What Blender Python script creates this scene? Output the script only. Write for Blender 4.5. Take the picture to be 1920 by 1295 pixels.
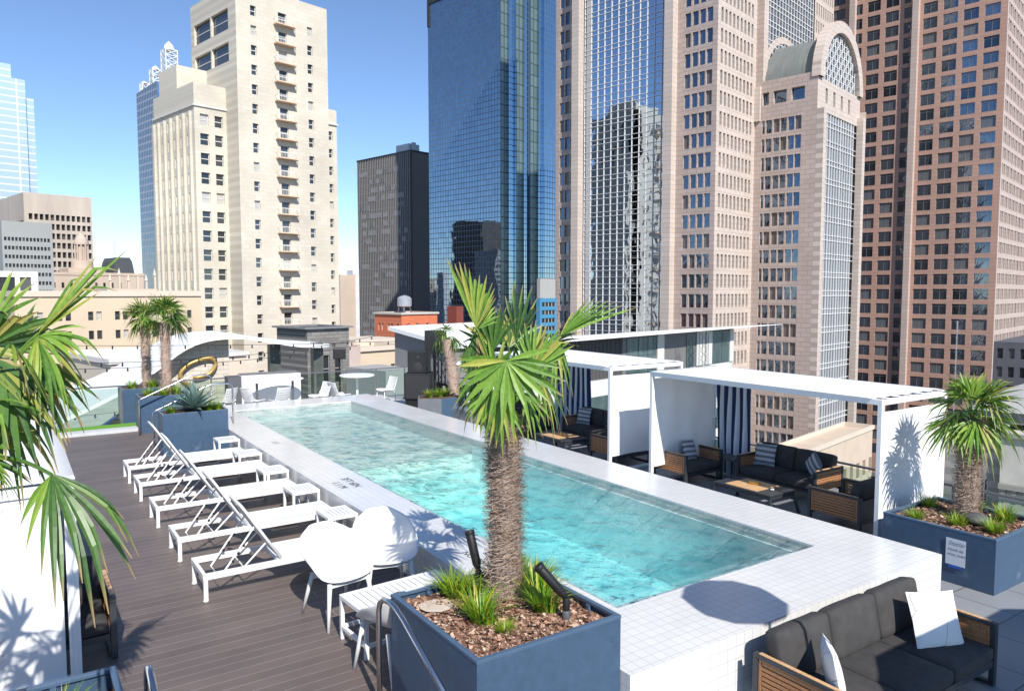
import bpy, bmesh, math, random
from mathutils import Vector, Matrix, noise
R = math.radians
random.seed(7)
sc = bpy.context.scene
for o in list(bpy.data.objects): bpy.data.objects.remove(o)
# ---------------------------------------------------------------- camera, sky, sun, exposure
CAMZ, YAW, PITCH = 3.3, 0.59517, 0.07042
cd = bpy.data.cameras.new('camera'); cam = bpy.data.objects.new('camera', cd)
sc.collection.objects.link(cam); sc.camera = cam
cam.location = (0, 0, CAMZ); cam.rotation_euler = (math.pi/2 - PITCH, 0, -YAW)
cd.sensor_fit = 'HORIZONTAL'; cd.sensor_width = 36; cd.lens = 36*1396.48/1920
cd.clip_start = 0.1; cd.clip_end = 6000
SUN_EL, SUN_HEAD = R(41), R(191)          # where the sun stands: height and compass heading
w = bpy.data.worlds.new("World"); sc.world = w; w.use_nodes = True
nt = w.node_tree; bg = nt.nodes['Background']
sky = nt.nodes.new('ShaderNodeTexSky'); sky.sky_type = 'NISHITA'; sky.sun_disc = False
sky.sun_elevation = SUN_EL; sky.sun_rotation = SUN_HEAD; sky.altitude = 2500
sky.air_density = 1.0; sky.dust_density = .1; sky.ozone_density = 4.0
nt.links.new(sky.outputs[0], bg.inputs['Color']); bg.inputs['Strength'].default_value = 0.14
sl = bpy.data.lights.new('sun', 'SUN'); sl.energy = 4.7; sl.angle = R(0.5); sl.color = (1, .95, .88)
so = bpy.data.objects.new('sun', sl); sc.collection.objects.link(so)
d = Vector((-math.sin(SUN_HEAD)*math.cos(SUN_EL), -math.cos(SUN_HEAD)*math.cos(SUN_EL), -math.sin(SUN_EL)))
so.rotation_euler = d.to_track_quat('-Z', 'Y').to_euler(); so.location = (0, -20, 40)
sc.view_settings.view_transform = 'Standard'; sc.view_settings.look = 'None'
sc.view_settings.gamma = 1; sc.view_settings.exposure = 0.40
sc.cycles.max_bounces = 8; sc.cycles.transparent_max_bounces = 12
sc.cycles.caustics_reflective = False; sc.cycles.caustics_refractive = False

# ---------------------------------------------------------------- mesh helpers
class MB:
    def __init__(s): s.v=[]; s.f=[]; s.m=[]; s.t=[]; s.r=[]
    def add(s, vs, fs, mi=0, t=None, r=0.):
        n=len(s.v); s.v += [tuple(v) for v in vs]
        s.t += (t if t is not None else [0.]*len(vs)); s.r += [r]*len(vs)
        for f in fs: s.f.append(tuple(i+n for i in f)); s.m.append(mi)
        return s
    def box(s, x0,x1,y0,y1,z0,z1, mi=0):
        return s.add([(x0,y0,z0),(x1,y0,z0),(x1,y1,z0),(x0,y1,z0),(x0,y0,z1),(x1,y0,z1),(x1,y1,z1),(x0,y1,z1)],
              [(0,3,2,1),(4,5,6,7),(0,1,5,4),(1,2,6,5),(2,3,7,6),(3,0,4,7)], mi)
    def bar(s, a, b, w, h, mi=0, up=(0,0,1)):
        a=Vector(a); b=Vector(b); d=(b-a).normalized(); u=Vector(up)
        if abs(d.dot(u))>.98: u=Vector((0,1,0))
        x=d.cross(u).normalized()*w/2; y=x.cross(d).normalized()*h/2
        vs=[a-x-y,a+x-y,a+x+y,a-x+y,b-x-y,b+x-y,b+x+y,b-x+y]
        return s.add(vs,[(0,1,2,3),(7,6,5,4),(0,4,5,1),(1,5,6,2),(2,6,7,3),(3,7,4,0)],mi)
    def tube(s, pts, r, n=8, mi=0, closed=False):
        pts=[Vector(p) for p in pts]; N=len(pts)
        rr = r if isinstance(r,(list,tuple)) else [r]*N
        vs=[]; prev=None
        for i,p in enumerate(pts):
            if closed: d=pts[(i+1)%N]-pts[i-1]
            else: d=pts[min(i+1,N-1)]-pts[max(i-1,0)]
            d.normalize()
            if prev is None:
                u=Vector((0,0,1)) if abs(d.z)<.9 else Vector((1,0,0))
                x=d.cross(u).normalized()
            else:
                x=(prev-d*prev.dot(d)).normalized()
            prev=x; y=d.cross(x)
            for k in range(n):
                a=2*math.pi*k/n; vs.append(p+(x*math.cos(a)+y*math.sin(a))*rr[i])
        fs=[]
        for i in range(N if closed else N-1):
            j=(i+1)%N
            for k in range(n): fs.append((i*n+k,i*n+(k+1)%n,j*n+(k+1)%n,j*n+k))
        if not closed: fs += [tuple(range(n))[::-1], tuple((N-1)*n+k for k in range(n))]
        return s.add(vs,fs,mi)
    def lathe(s, prof, n=20, c=(0,0), mi=0):
        vs=[]; fs=[]
        for r,z in prof:
            for k in range(n):
                a=2*math.pi*k/n; vs.append((c[0]+r*math.cos(a),c[1]+r*math.sin(a),z))
        for i in range(len(prof)-1):
            for k in range(n): fs.append((i*n+k,i*n+(k+1)%n,(i+1)*n+(k+1)%n,(i+1)*n+k))
        fs += [tuple(range(n))[::-1], tuple((len(prof)-1)*n+k for k in range(n))]
        return s.add(vs,fs,mi)
    def grid(s, fn, nu, nv, mi=0):
        vs=[fn(i/nu,j/nv) for i in range(nu+1) for j in range(nv+1)]
        return s.add(vs,[(i*(nv+1)+j,(i+1)*(nv+1)+j,(i+1)*(nv+1)+j+1,i*(nv+1)+j+1) for i in range(nu) for j in range(nv)],mi)
    def quad(s,a,b,c,d,mi=0): return s.add([a,b,c,d],[(0,1,2,3)],mi)
    def prism(s, pts, axis, lo, hi, mi=0):       # polygon pts (2D) extruded along axis
        def P(p,q): return {'x':(q,p[0],p[1]),'y':(p[0],q,p[1]),'z':(p[0],p[1],q)}[axis]
        n=len(pts)
        return s.add([P(p,lo) for p in pts]+[P(p,hi) for p in pts],
            [tuple(range(n)),tuple(range(n,2*n))[::-1]]+[(i,n+i,n+(i+1)%n,(i+1)%n) for i in range(n)],mi)
    def mesh(s, name, mats):
        me=bpy.data.meshes.new(name); me.from_pydata(s.v,[],s.f)
        for m in (mats if isinstance(mats,(list,tuple)) else [mats]): me.materials.append(m)
        me.polygons.foreach_set('material_index', s.m)
        a=me.attributes.new('t','FLOAT','POINT'); a.data.foreach_set('value', s.t)
        a=me.attributes.new('r','FLOAT','POINT'); a.data.foreach_set('value', s.r)
        me.update(); return me
    def build(s, name, mats, parent=None, loc=(0,0,0), rz=0, smooth=False, bevel=0, seg=2, fix=False, subd=0):
        me=s.mesh(name,mats)
        if fix or bevel:
            b=bmesh.new(); b.from_mesh(me); bmesh.ops.recalc_face_normals(b,faces=b.faces); b.to_mesh(me); b.free()
        if smooth: me.polygons.foreach_set('use_smooth',[True]*len(me.polygons))
        o=bpy.data.objects.new(name,me); sc.collection.objects.link(o)
        o.parent=parent; o.location=loc; o.rotation_euler=(0,0,rz)
        if bevel:
            m=o.modifiers.new('bevel','BEVEL'); m.width=bevel; m.segments=seg; m.limit_method='ANGLE'; m.angle_limit=R(40); m.use_clamp_overlap=True
        if subd:
            m=o.modifiers.new('subd','SUBSURF'); m.levels=subd; m.render_levels=subd
        return o
def tag(o,label,cat,group=None,kind=None):
    o['label']=label; o['category']=cat
    if group: o['group']=group
    if kind: o['kind']=kind
    return o
def struct(o,kind='structure'): o['kind']=kind; return o
def thing(name,label,cat,loc=(0,0,0),rz=0,group=None):
    o=bpy.data.objects.new(name,None); sc.collection.objects.link(o); o.empty_display_size=.2
    o.location=loc; o.rotation_euler=(0,0,rz); return tag(o,label,cat,group)
def dup(root,loc,rz=None,label=None,group=None,scale=None):
    kids={}
    for o in bpy.data.objects: kids.setdefault(o.parent,[]).append(o)
    def cp(o,par):
        c=o.copy(); sc.collection.objects.link(c); c.parent=par
        for k in kids.get(o,[]): cp(k,c)
        return c
    r=cp(root,None); r.location=loc
    if rz is not None: r.rotation_euler=(0,0,rz)
    if scale: r.scale=(scale,)*3
    if label: r['label']=label
    if group: r['group']=group
    return r

# ---------------------------------------------------------------- materials
def newmat(name):
    m=bpy.data.materials.new(name); m.use_nodes=True; t=m.node_tree; return m,t,t.nodes['Principled BSDF'],t.nodes['Material Output']
def coords(t,ax=None,src='Object'):
    tc=t.nodes.new('ShaderNodeTexCoord'); out=tc.outputs[src]
    if ax:
        sp=t.nodes.new('ShaderNodeSeparateXYZ'); t.links.new(out,sp.inputs[0]); cb=t.nodes.new('ShaderNodeCombineXYZ')
        t.links.new(sp.outputs['xyz'.index(ax[0])],cb.inputs[0]); t.links.new(sp.outputs['xyz'.index(ax[1])],cb.inputs[1]); out=cb.outputs[0]
    return out
def nz(t,vec,scale,detail=3,rough=.55):
    n=t.nodes.new('ShaderNodeTexNoise'); n.inputs['Scale'].default_value=scale; n.inputs['Detail'].default_value=detail
    n.inputs['Roughness'].default_value=rough; t.links.new(vec,n.inputs['Vector']); return n
def rmp(t,fac,stops):
    r=t.nodes.new('ShaderNodeValToRGB'); e=r.color_ramp.elements
    while len(e)>len(stops): e.remove(e[-1])
    while len(e)<len(stops): e.new(1)
    for el,(p,c) in zip(e,stops): el.position=p; el.color=(*c,1) if len(c)==3 else c
    t.links.new(fac,r.inputs[0]); return r.outputs[0]
def mix(t,fac,a,b,mode='MIX'):
    m=t.nodes.new('ShaderNodeMix'); m.data_type='RGBA'; m.blend_type=mode
    for s,v in ((m.inputs[0],fac),(m.inputs[6],a),(m.inputs[7],b)):
        if isinstance(v,(int,float)): s.default_value=v
        elif isinstance(v,tuple): s.default_value=(*v,1)
        else: t.links.new(v,s)
    return m.outputs[2]
def bump(t,p,h,strength,dist):
    b=t.nodes.new('ShaderNodeBump'); b.inputs['Strength'].default_value=strength; b.inputs['Distance'].default_value=dist
    t.links.new(h,b.inputs['Height']); t.links.new(b.outputs[0],p.inputs['Normal'])
def plain(name,col,rough=.5,metal=0,var=.08,scale=6,bmp=0,bscale=60,ax=None,ior=None,streak=None):
    m,t,p,o=newmat(name); v=coords(t); n=nz(t,v,scale,4)
    lo=tuple(c*(1-var) for c in col); hi=tuple(min(1,c*(1+var)) for c in col)
    c=rmp(t,n.outputs[0],[(.3,lo),(.7,hi)])
    if streak:
        mp=t.nodes.new('ShaderNodeMapping'); mp.inputs['Scale'].default_value=streak; t.links.new(v,mp.inputs[0])
        n3=nz(t,mp.outputs[0],1,4); c=mix(t,.55,c,rmp(t,n3.outputs[0],[(.35,tuple(x*.72 for x in col)),(.65,tuple(min(1,x*1.12) for x in col))]))
    t.links.new(c,p.inputs['Base Color'])
    p.inputs['Roughness'].default_value=rough; p.inputs['Metallic'].default_value=metal
    if bmp: bump(t,p,nz(t,v,bscale,3).outputs[0],bmp,.01)
    return m
def brick(name,ax,w_,h_,c1,c2,mort,ms,off=0.,rough=.3,bmp=.3,bdist=.004,var=.06,nscale=2,obj='Object',bias=0,shift=(0,0)):
    m,t,p,o=newmat(name); v=coords(t,ax,obj)
    if shift!=(0,0):
        mp=t.nodes.new('ShaderNodeMapping'); mp.inputs['Location'].default_value=(shift[0],shift[1],0); t.links.new(v,mp.inputs[0]); v2=mp.outputs[0]
    else: v2=v
    b=t.nodes.new('ShaderNodeTexBrick'); b.offset=off; b.squash=1
    for k,x in (('Scale',1),('Mortar Size',ms),('Mortar Smooth',.1),('Bias',bias),('Brick Width',w_),('Row Height',h_)): b.inputs[k].default_value=x
    for k,x in (('Color1',c1),('Color2',c2),('Mortar',mort)): b.inputs[k].default_value=(*x,1)
    t.links.new(v2,b.inputs['Vector'])
    n=nz(t,v,nscale,4); k=rmp(t,n.outputs[0],[(.3,(1-var,)*3),(.7,(1,)*3)])
    t.links.new(mix(t,1.,b.outputs['Color'],k,'MULTIPLY'),p.inputs['Base Color'])
    p.inputs['Roughness'].default_value=rough
    inv=t.nodes.new('ShaderNodeMath'); inv.operation='SUBTRACT'; inv.inputs[0].default_value=1; t.links.new(b.outputs['Fac'],inv.inputs[1])
    if bmp: bump(t,p,inv.outputs[0],bmp,bdist)
    return m
def curtain(name,ax,w_,h_,glass,mull,ms,rough=.03,wob=.15,off=0,wscale=.25,metal=1.,var=.25,mc=.3):
    """reflective curtain wall: tinted mirror panes in a grid of mullions"""
    m,t,p,o=newmat(name); v=coords(t,ax); vo=coords(t)
    b=t.nodes.new('ShaderNodeTexBrick'); b.offset=off
    for k,x in (('Scale',1),('Mortar Size',ms),('Mortar Smooth',0.),('Bias',0),('Brick Width',w_),('Row Height',h_)): b.inputs[k].default_value=x
    g2=tuple(c*(1-var) for c in glass)
    for k,x in (('Color1',glass),('Color2',g2),('Mortar',mull)): b.inputs[k].default_value=(*x,1)
    t.links.new(v,b.inputs['Vector']); t.links.new(b.outputs['Color'],p.inputs['Base Color'])
    mm=t.nodes.new('ShaderNodeMapRange'); mm.inputs[3].default_value=metal; mm.inputs[4].default_value=0; t.links.new(b.outputs['Fac'],mm.inputs[0]); t.links.new(mm.outputs[0],p.inputs['Metallic'])
    mr=t.nodes.new('ShaderNodeMapRange'); mr.inputs[3].default_value=rough; mr.inputs[4].default_value=mc; t.links.new(b.outputs['Fac'],mr.inputs[0]); t.links.new(mr.outputs[0],p.inputs['Roughness'])
    n=nz(t,vo,wscale,2); bump(t,p,n.outputs[0],wob,.5)
    return m
def leafmat(name,g1,g2,tip,trans=.25,yel=(.45,.42,.08)):
    m,t,p,o=newmat(name)
    a=t.nodes.new('ShaderNodeAttribute'); a.attribute_name='t'; r=t.nodes.new('ShaderNodeAttribute'); r.attribute_name='r'
    base=rmp(t,r.outputs['Fac'],[(0,g1),(.75,g2),(.93,yel),(1,tip)])
    n=nz(t,coords(t),30,2)
    base=mix(t,.25,base,rmp(t,n.outputs[0],[(.3,tuple(c*.6 for c in g1)),(.7,tuple(min(1,c*1.3) for c in g2))]))
    f=rmp(t,a.outputs['Fac'],[(.0,(0,0,0)),(.84,(0,0,0)),(.93,(.6,.6,.6)),(1,(1,1,1))])
    t.links.new(mix(t,f,base,tip),p.inputs['Base Color']); p.inputs['Roughness'].default_value=.42
    tr=t.nodes.new('ShaderNodeBsdfTranslucent'); t.links.new(mix(t,.5,base,(.35,.55,.05)),tr.inputs[0])
    ms=t.nodes.new('ShaderNodeMixShader'); ms.inputs[0].default_value=trans
    t.links.new(p.outputs[0],ms.inputs[1]); t.links.new(tr.outputs[0],ms.inputs[2]); t.links.new(ms.outputs[0],o.inputs[0])
    return m
WHITE=plain('white_powdercoat',(.80,.80,.79),.35,var=.02)
WSHELL=plain('white_plastic',(.70,.70,.69),.38,var=.03)
SLING=plain('white_sling',(.74,.73,.71),.7,var=.03,scale=40,bmp=.2,bscale=300)
FABW=plain('white_canvas',(.80,.80,.80),.8,var=.03,scale=3,bmp=.25,bscale=8)
def canvas(name,col,tr):
    m,t,p,o=newmat(name); n=nz(t,coords(t),2.2,4); c=rmp(t,n.outputs[0],[(.3,tuple(x*.93 for x in col)),(.7,col)])
    t.links.new(c,p.inputs['Base Color']); p.inputs['Roughness'].default_value=.8
    bump(t,p,nz(t,coords(t),5,3).outputs[0],.25,.02)
    tl=t.nodes.new('ShaderNodeBsdfTranslucent'); tl.inputs[0].default_value=(*col,1)
    ms=t.nodes.new('ShaderNodeMixShader'); ms.inputs[0].default_value=tr
    t.links.new(p.outputs[0],ms.inputs[1]); t.links.new(tl.outputs[0],ms.inputs[2]); t.links.new(ms.outputs[0],o.inputs[0]); return m
CANVAS=canvas('cabana_canvas',(.88,.88,.88),.12)
GREYF=plain('charcoal_fabric',(.052,.049,.048),.85,var=.18,scale=9,bmp=.5,bscale=260)
FRAME=plain('dark_grey_aluminium',(.055,.062,.07),.42,metal=.35,var=.1)
LFRAME=plain('grey_aluminium',(.16,.17,.18),.4,metal=.4,var=.1)
def woodmat(name,c1,c2,sc_=(3,40,40)):
    m,t,p,o=newmat(name); v=coords(t); mp=t.nodes.new('ShaderNodeMapping'); mp.inputs['Scale'].default_value=sc_; t.links.new(v,mp.inputs[0])
    n=nz(t,mp.outputs[0],1.2,5,.6); oi=t.nodes.new('ShaderNodeObjectInfo')
    t.links.new(rmp(t,n.outputs[0],[(.3,c1),(.7,c2)]),p.inputs['Base Color']); p.inputs['Roughness'].default_value=.5
    bump(t,p,n.outputs[0],.2,.003); return m
TEAK=woodmat('teak',(.27,.115,.045),(.50,.25,.11))
TEAKP=woodmat('pale_teak',(.50,.28,.13),(.72,.46,.25))
STEEL=plain('brushed_steel',(.62,.62,.63),.22,metal=1,var=.05)
NAVY=plain('navy_planter_steel',(.050,.092,.155),.38,var=.10,scale=2.5)
def dusty(name,col,rough):
    m,t,p,o=newmat(name); v=coords(t); n=nz(t,v,2.2,5,.65); n2=nz(t,v,9,5,.7)
    c=rmp(t,n2.outputs[0],[(.3,tuple(x*.88 for x in col)),(.7,tuple(x*1.1 for x in col))])
    f=rmp(t,n.outputs[0],[(.60,(0,0,0)),(.74,(.30,.30,.30))]); g_=t.nodes.new('ShaderNodeMath'); g_.operation='MULTIPLY'; t.links.new(f,g_.inputs[0]); t.links.new(n2.outputs[0],g_.inputs[1])
    t.links.new(mix(t,g_.outputs[0],c,(.36,.42,.48)),p.inputs['Base Color']); t.links.new(rmp(t,n2.outputs[0],[(.3,(rough-.08,)*3),(.7,(rough+.12,)*3)]),p.inputs['Roughness']); return m
NAVY=dusty('navy_planter_steel_dusty',(.050,.092,.155),.38)
NAVYL=plain('navy_rim_steel',(.07,.12,.19),.35,var=.08,scale=4)
GREYP=plain('grey_planter',(.16,.17,.19),.5,var=.1,scale=4)
BLACK=plain('black_plastic',(.012,.012,.013),.5,var=.2)
BLKM=plain('black_mesh',(.025,.025,.028),.7,var=.3,scale=30)
GOLD=plain('brass',(.55,.36,.10),.35,metal=.8,var=.1)
SOIL=plain('bark_mulch_soil',(.11,.062,.040),.95,var=.5,scale=38,bmp=1,bscale=40)
STONEG=plain('grey_stone_lamp',(.20,.20,.20),.6,var=.15)
def chipmat():
    m,t,p,o=newmat('bark_chips'); r=t.nodes.new('ShaderNodeAttribute'); r.attribute_name='r'
    t.links.new(rmp(t,r.outputs['Fac'],[(0,(.10,.05,.032)),(.5,(.25,.13,.085)),(.8,(.42,.26,.18)),(1,(.66,.5,.38))]),p.inputs['Base Color']); p.inputs['Roughness'].default_value=.9; return m
CHIP=chipmat()
PALM=leafmat('palm_leaf',(.05,.15,.015),(.24,.40,.06),(.40,.25,.12))
PALMD=leafmat('palm_leaf_blue_green',(.018,.06,.018),(.09,.19,.035),(.38,.24,.12),.15)
GRASS=leafmat('lily_turf_leaf',(.05,.20,.012),(.26,.42,.03),(.55,.38,.05),.3,yel=(.62,.50,.04))
AGAVE=leafmat('agave_leaf',(.10,.18,.16),(.20,.30,.26),(.20,.16,.10),.05,yel=(.16,.25,.22))
def fibremat():
    m,t,p,o=newmat('palm_fibre'); r=t.nodes.new('ShaderNodeAttribute'); r.attribute_name='r'; v=coords(t)
    mp=t.nodes.new('ShaderNodeMapping'); mp.inputs['Scale'].default_value=(1,1,1.7); t.links.new(v,mp.inputs[0])
    n=nz(t,mp.outputs[0],34,5,.75)
    a=rmp(t,r.outputs['Fac'],[(0,(.32,.21,.15)),(.5,(.56,.42,.33)),(.85,(.74,.60,.50)),(1,(.36,.13,.045))])
    t.links.new(mix(t,.6,a,rmp(t,n.outputs[0],[(.30,(.13,.075,.05)),(.48,(.46,.34,.26)),(.68,(.72,.58,.48))])),p.inputs['Base Color'])
    p.inputs['Roughness'].default_value=.95; bump(t,p,n.outputs[0],1,.03); return m
FIBRE=fibremat()
# ================================================================ SETTING: ground, decks, pool
ZD, ZT = -0.5, -0.75        # wood deck level, stone terrace level (pool coping is z = 0)
g=MB(); g.quad((-3000,-3000,-48),(3000,-3000,-48),(3000,3000,-48),(-3000,3000,-48))
struct(g.build('ground',plain('city_ground',(.16,.155,.15),.9,var=.3,scale=.02)))
def tbox(mb,x0,x1,y0,y1,z0,z1):      # material slots: 0 top, 1 faces along y, 2 faces along x
    n=len(mb.f); mb.box(x0,x1,y0,y1,z0,z1)
    for k,mi in enumerate((0,0,1,2,1,2)): mb.m[n+k]=mi
    return mb
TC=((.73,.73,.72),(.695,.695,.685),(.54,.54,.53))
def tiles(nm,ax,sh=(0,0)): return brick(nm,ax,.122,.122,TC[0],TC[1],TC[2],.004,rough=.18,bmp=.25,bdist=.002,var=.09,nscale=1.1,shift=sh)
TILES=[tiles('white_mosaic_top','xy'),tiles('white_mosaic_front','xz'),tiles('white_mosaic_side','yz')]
XO0,XI0,XI1,XO1 = 4.34,5.18,8.63,9.68
YO0,YI0,YI1,YO1 = 4.585,5.68,21.57,22.76
pool=thing('swimming_pool','long white tiled rooftop pool with turquoise water and raised coping','swimming pool',(0,0,0))
c=MB()
for b in ((XO0,XI0,YO0,YO1),(XI1,XO1,YO0,YO1),(XI0,XI1,YO0,YI0),(XI0,XI1,YI1,YO1)): tbox(c,*b,-1.9,0)
c.build('coping',TILES,pool)
BAS=plain('pool_plaster',(.84,.93,.93),.6,var=.10,scale=5)
PALE=plain('pale_shelf_plaster',(.88,.85,.78),.6,var=.12,scale=4)
LEDGE=brick('pool_ledge_tile','xy',.122,.122,(.66,.78,.80),(.60,.73,.76),(.40,.52,.56),.006,rough=.3,bmp=0)
b=MB(); zb=-1.35; e=.004
b.quad((XI0,YI0,zb),(XI1,YI0,zb),(XI1,14.3,zb),(XI0,14.3,zb))
b.box(XI0+e,XI0+.05,YI0+e,14.3,zb,-.16); b.box(XI1-.05,XI1-e,YI0+e,14.3,zb,-.16); b.box(XI0+.05,XI1-.05,YI0+e,YI0+.05,zb,-.16)
b.build('basin',BAS,pool)
s=MB(); s.box(XI0+e,XI1-e,14.3,YI1-e,zb,-.34)
for k in range(3): s.box(XI0+e,XI1-e,14.3-.34*(k+1),14.3-.34*k-.002,zb,-.34-.28*(k+1))
s.build('shallow_shelf',PALE,pool)
l=MB(); l.box(XI0+.05,XI0+.27,YI0+.05,14.28,-.36,-.15); l.box(XI0+.27,XI1-.05,YI0+.05,YI0+.30,-.36,-.15); l.build('underwater_ledge',LEDGE,pool)
def text(body,size,loc,rot,mat,name,parent=None,ext=0.,shear=0,align='LEFT'):
    cu=bpy.data.curves.new(name,'FONT'); cu.body=body; cu.size=size; cu.extrude=ext; cu.shear=shear; cu.align_x=align
    o=bpy.data.objects.new(name,cu); sc.collection.objects.link(o)
    dg=bpy.context.evaluated_depsgraph_get(); me=bpy.data.meshes.new_from_object(o.evaluated_get(dg)); bpy.data.objects.remove(o)
    me.materials.clear(); me.materials.append(mat); o=bpy.data.objects.new(name,me); sc.collection.objects.link(o)
    o.parent=parent; o.location=loc; o.rotation_euler=rot; return o
INK=plain('black_tile_ink',(.03,.03,.03),.4); INKL=plain('faded_tile_ink',(.30,.29,.29),.4)
text('3FT 6IN',.21,(4.79,12.55,.004),(0,0,R(-90)),INK,'depth_marker',pool)
text('1.1 M',.21,(4.55,12.35,.004),(0,0,R(-90)),INK,'depth_marker',pool)
text('NO DIVING',.15,(4.66,8.05,.004),(0,0,R(-90)),INK,'depth_marker',pool)
text('1FT',.19,(4.72,16.55,.004),(0,0,R(-90)),INKL,'depth_marker',pool)
# water: rippled surface with a painted caustic tint over an absorbing volume
m,t,p,o=newmat('pool_water'); t.nodes.remove(p)
v=coords(t); mp=t.nodes.new('ShaderNodeMapping'); mp.inputs['Scale'].default_value=(1,.75,1); t.links.new(v,mp.inputs[0])
n1=nz(t,mp.outputs[0],4.2,3,.6); n2=nz(t,mp.outputs[0],1.3,2); n3=nz(t,mp.outputs[0],13,2)
a1=t.nodes.new('ShaderNodeMath'); a1.operation='MULTIPLY_ADD'; t.links.new(n2.outputs[0],a1.inputs[0]); a1.inputs[1].default_value=1.6; t.links.new(n1.outputs[0],a1.inputs[2])
a2=t.nodes.new('ShaderNodeMath'); a2.operation='MULTIPLY_ADD'; t.links.new(n3.outputs[0],a2.inputs[0]); a2.inputs[1].default_value=.22; t.links.new(a1.outputs[0],a2.inputs[2])
bp=t.nodes.new('ShaderNodeBump'); bp.inputs['Strength'].default_value=1; bp.inputs['Distance'].default_value=.065; t.links.new(a2.outputs[0],bp.inputs['Height'])
fr=t.nodes.new('ShaderNodeFresnel'); fr.inputs[0].default_value=1.17; t.links.new(bp.outputs[0],fr.inputs[1])
gl=t.nodes.new('ShaderNodeBsdfGlossy'); gl.inputs['Roughness'].default_value=.04; t.links.new(bp.outputs[0],gl.inputs['Normal'])
tr=t.nodes.new('ShaderNodeBsdfTransparent'); rf=t.nodes.new('ShaderNodeBsdfRefraction'); rf.inputs['IOR'].default_value=1.33; rf.inputs['Roughness'].default_value=.0; t.links.new(bp.outputs[0],rf.inputs['Normal'])
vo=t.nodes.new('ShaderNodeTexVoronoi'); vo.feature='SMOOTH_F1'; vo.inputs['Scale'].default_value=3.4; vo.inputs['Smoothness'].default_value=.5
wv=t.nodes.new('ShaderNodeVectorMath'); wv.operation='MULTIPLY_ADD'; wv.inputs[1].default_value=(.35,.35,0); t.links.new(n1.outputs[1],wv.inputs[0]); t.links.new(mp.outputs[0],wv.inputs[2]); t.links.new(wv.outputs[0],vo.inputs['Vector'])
t.links.new(rmp(t,vo.outputs['Distance'],[(.12,(.50,.66,.70)),(.36,(.80,.90,.92)),(.52,(1,1,1))]),tr.inputs[0])   # cell pattern tints the transparent colour: painted caustic ripples
m1=t.nodes.new('ShaderNodeMixShader'); m1.inputs[0].default_value=.22; t.links.new(tr.outputs[0],m1.inputs[1]); t.links.new(rf.outputs[0],m1.inputs[2])
m2=t.nodes.new('ShaderNodeMixShader'); t.links.new(fr.outputs[0],m2.inputs[0]); t.links.new(m1.outputs[0],m2.inputs[1]); t.links.new(gl.outputs[0],m2.inputs[2])
t.links.new(m2.outputs[0],o.inputs[0])
va=t.nodes.new('ShaderNodeVolumeAbsorption'); va.inputs[0].default_value=(.80,.984,.988,1); va.inputs[1].default_value=1.0; t.links.new(va.outputs[0],o.inputs[1])
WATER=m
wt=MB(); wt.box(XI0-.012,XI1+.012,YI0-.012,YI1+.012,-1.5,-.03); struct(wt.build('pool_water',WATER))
# decks
DECK=brick('brown_composite_decking','xy',4.9,.165,(.135,.105,.094),(.175,.138,.124),(.33,.29,.27),.004,off=.37,rough=.5,bmp=.6,bdist=.006,var=.22,nscale=1.2)
dk=MB(); dk.box(-8,XO0-.002,-6,22.62,ZD-.2,ZD); struct(dk.build('wood_deck',DECK))
PAVE=brick('grey_porcelain_paver','xy',.80,.80,(.25,.26,.275),(.285,.295,.31),(.09,.095,.10),.008,rough=.5,bmp=.4,bdist=.006,var=.12,nscale=.9)
tp=MB(); tp.box(XO0+.002,14.3,-6,YO0-.002,ZT-.3,ZT); tp.box(XO1+.002,14.3,YO0,YO1,ZT-.3,ZT); tp.box(4.4,14.3,YO1+.002,27,ZT-.3,ZT)
struct(tp.build('stone_terrace',PAVE))
kb=MB(); kb.box(-8,4.4,22.622,23.0,ZD-.3,ZD+.09); struct(kb.build('path',plain('pale_concrete',(.52,.53,.54),.8,var=.1,scale=3)))
tf=MB(); tf.box(-8,4.4,23.0,23.75,ZD-.3,ZD+.07); tag(struct(tf.build('artificial_turf',plain('turf_green',(.13,.33,.03),.95,var=.35,scale=60,bmp=.8,bscale=200)),'stuff'),'strip of bright green artificial turf beyond the wood deck','turf')
hb=MB(); hb.box(-8,14.4,-6,4.58,-48,ZT-.301); hb.box(-8,14.4,4.58,27.2,-48,-1.95)
tag(hb.build('hotel_building',plain('hotel_wall',(.45,.42,.38),.8)),'building mass that carries the pool terrace','building')
# step down beside the coping (far left) and its two handrails
st=MB(); 
for k in range(2): st.box(3.45+.45*k,4.335,19.55,21.85,ZD,ZD+.165*(k+1))
tag(st.build('pool_steps',TILES[0],bevel=.004),'two white tiled steps up to the pool coping behind the agave planter','steps')
def rail(name,label,pts,group=None,r=.022):
    mb=MB(); mb.tube(pts,r,10)
    o=mb.build(name,STEEL,smooth=True); return tag(o,label,'handrail',group)
for yy,lab in ((19.47,'steel handrail rising behind the agave, nearer of the pair at the pool steps'),(21.85,'steel handrail at the pool steps, farther of the pair')):
    x1=4.64
    rail('handrail',lab,[(x1,yy,0),(x1,yy,.90),(x1-.03,yy,.98),(x1-.12,yy,1.03),(4.15,yy,1.03),(4.05,yy,1.0),(2.86,yy,.48),(2.80,yy,.44),(2.80,yy,.36),(2.80,yy,ZD)],'handrails at the pool steps')
rail('handrail','bent steel handrail in front of the big palm planter',[(2.70,6.16,ZD),(2.70,6.16,.40),(2.70,6.13,.49),(2.70,6.05,.55),(2.70,5.93,.57),(2.70,5.80,.56),(2.70,5.64,.51),(2.70,3.9,-.25)],'handrails at the near steps',.026)
rail('handrail','steel handrail loop beside the planter in the lower left corner',[(.80,6.3,ZD),(.80,6.3,.28),(.80,6.26,.37),(.80,6.18,.41),(.80,6.08,.38),(.80,5.9,.28),(.80,4.3,-.62),(.80,4.1,-.75)],'handrails at the near steps',.03)

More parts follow.
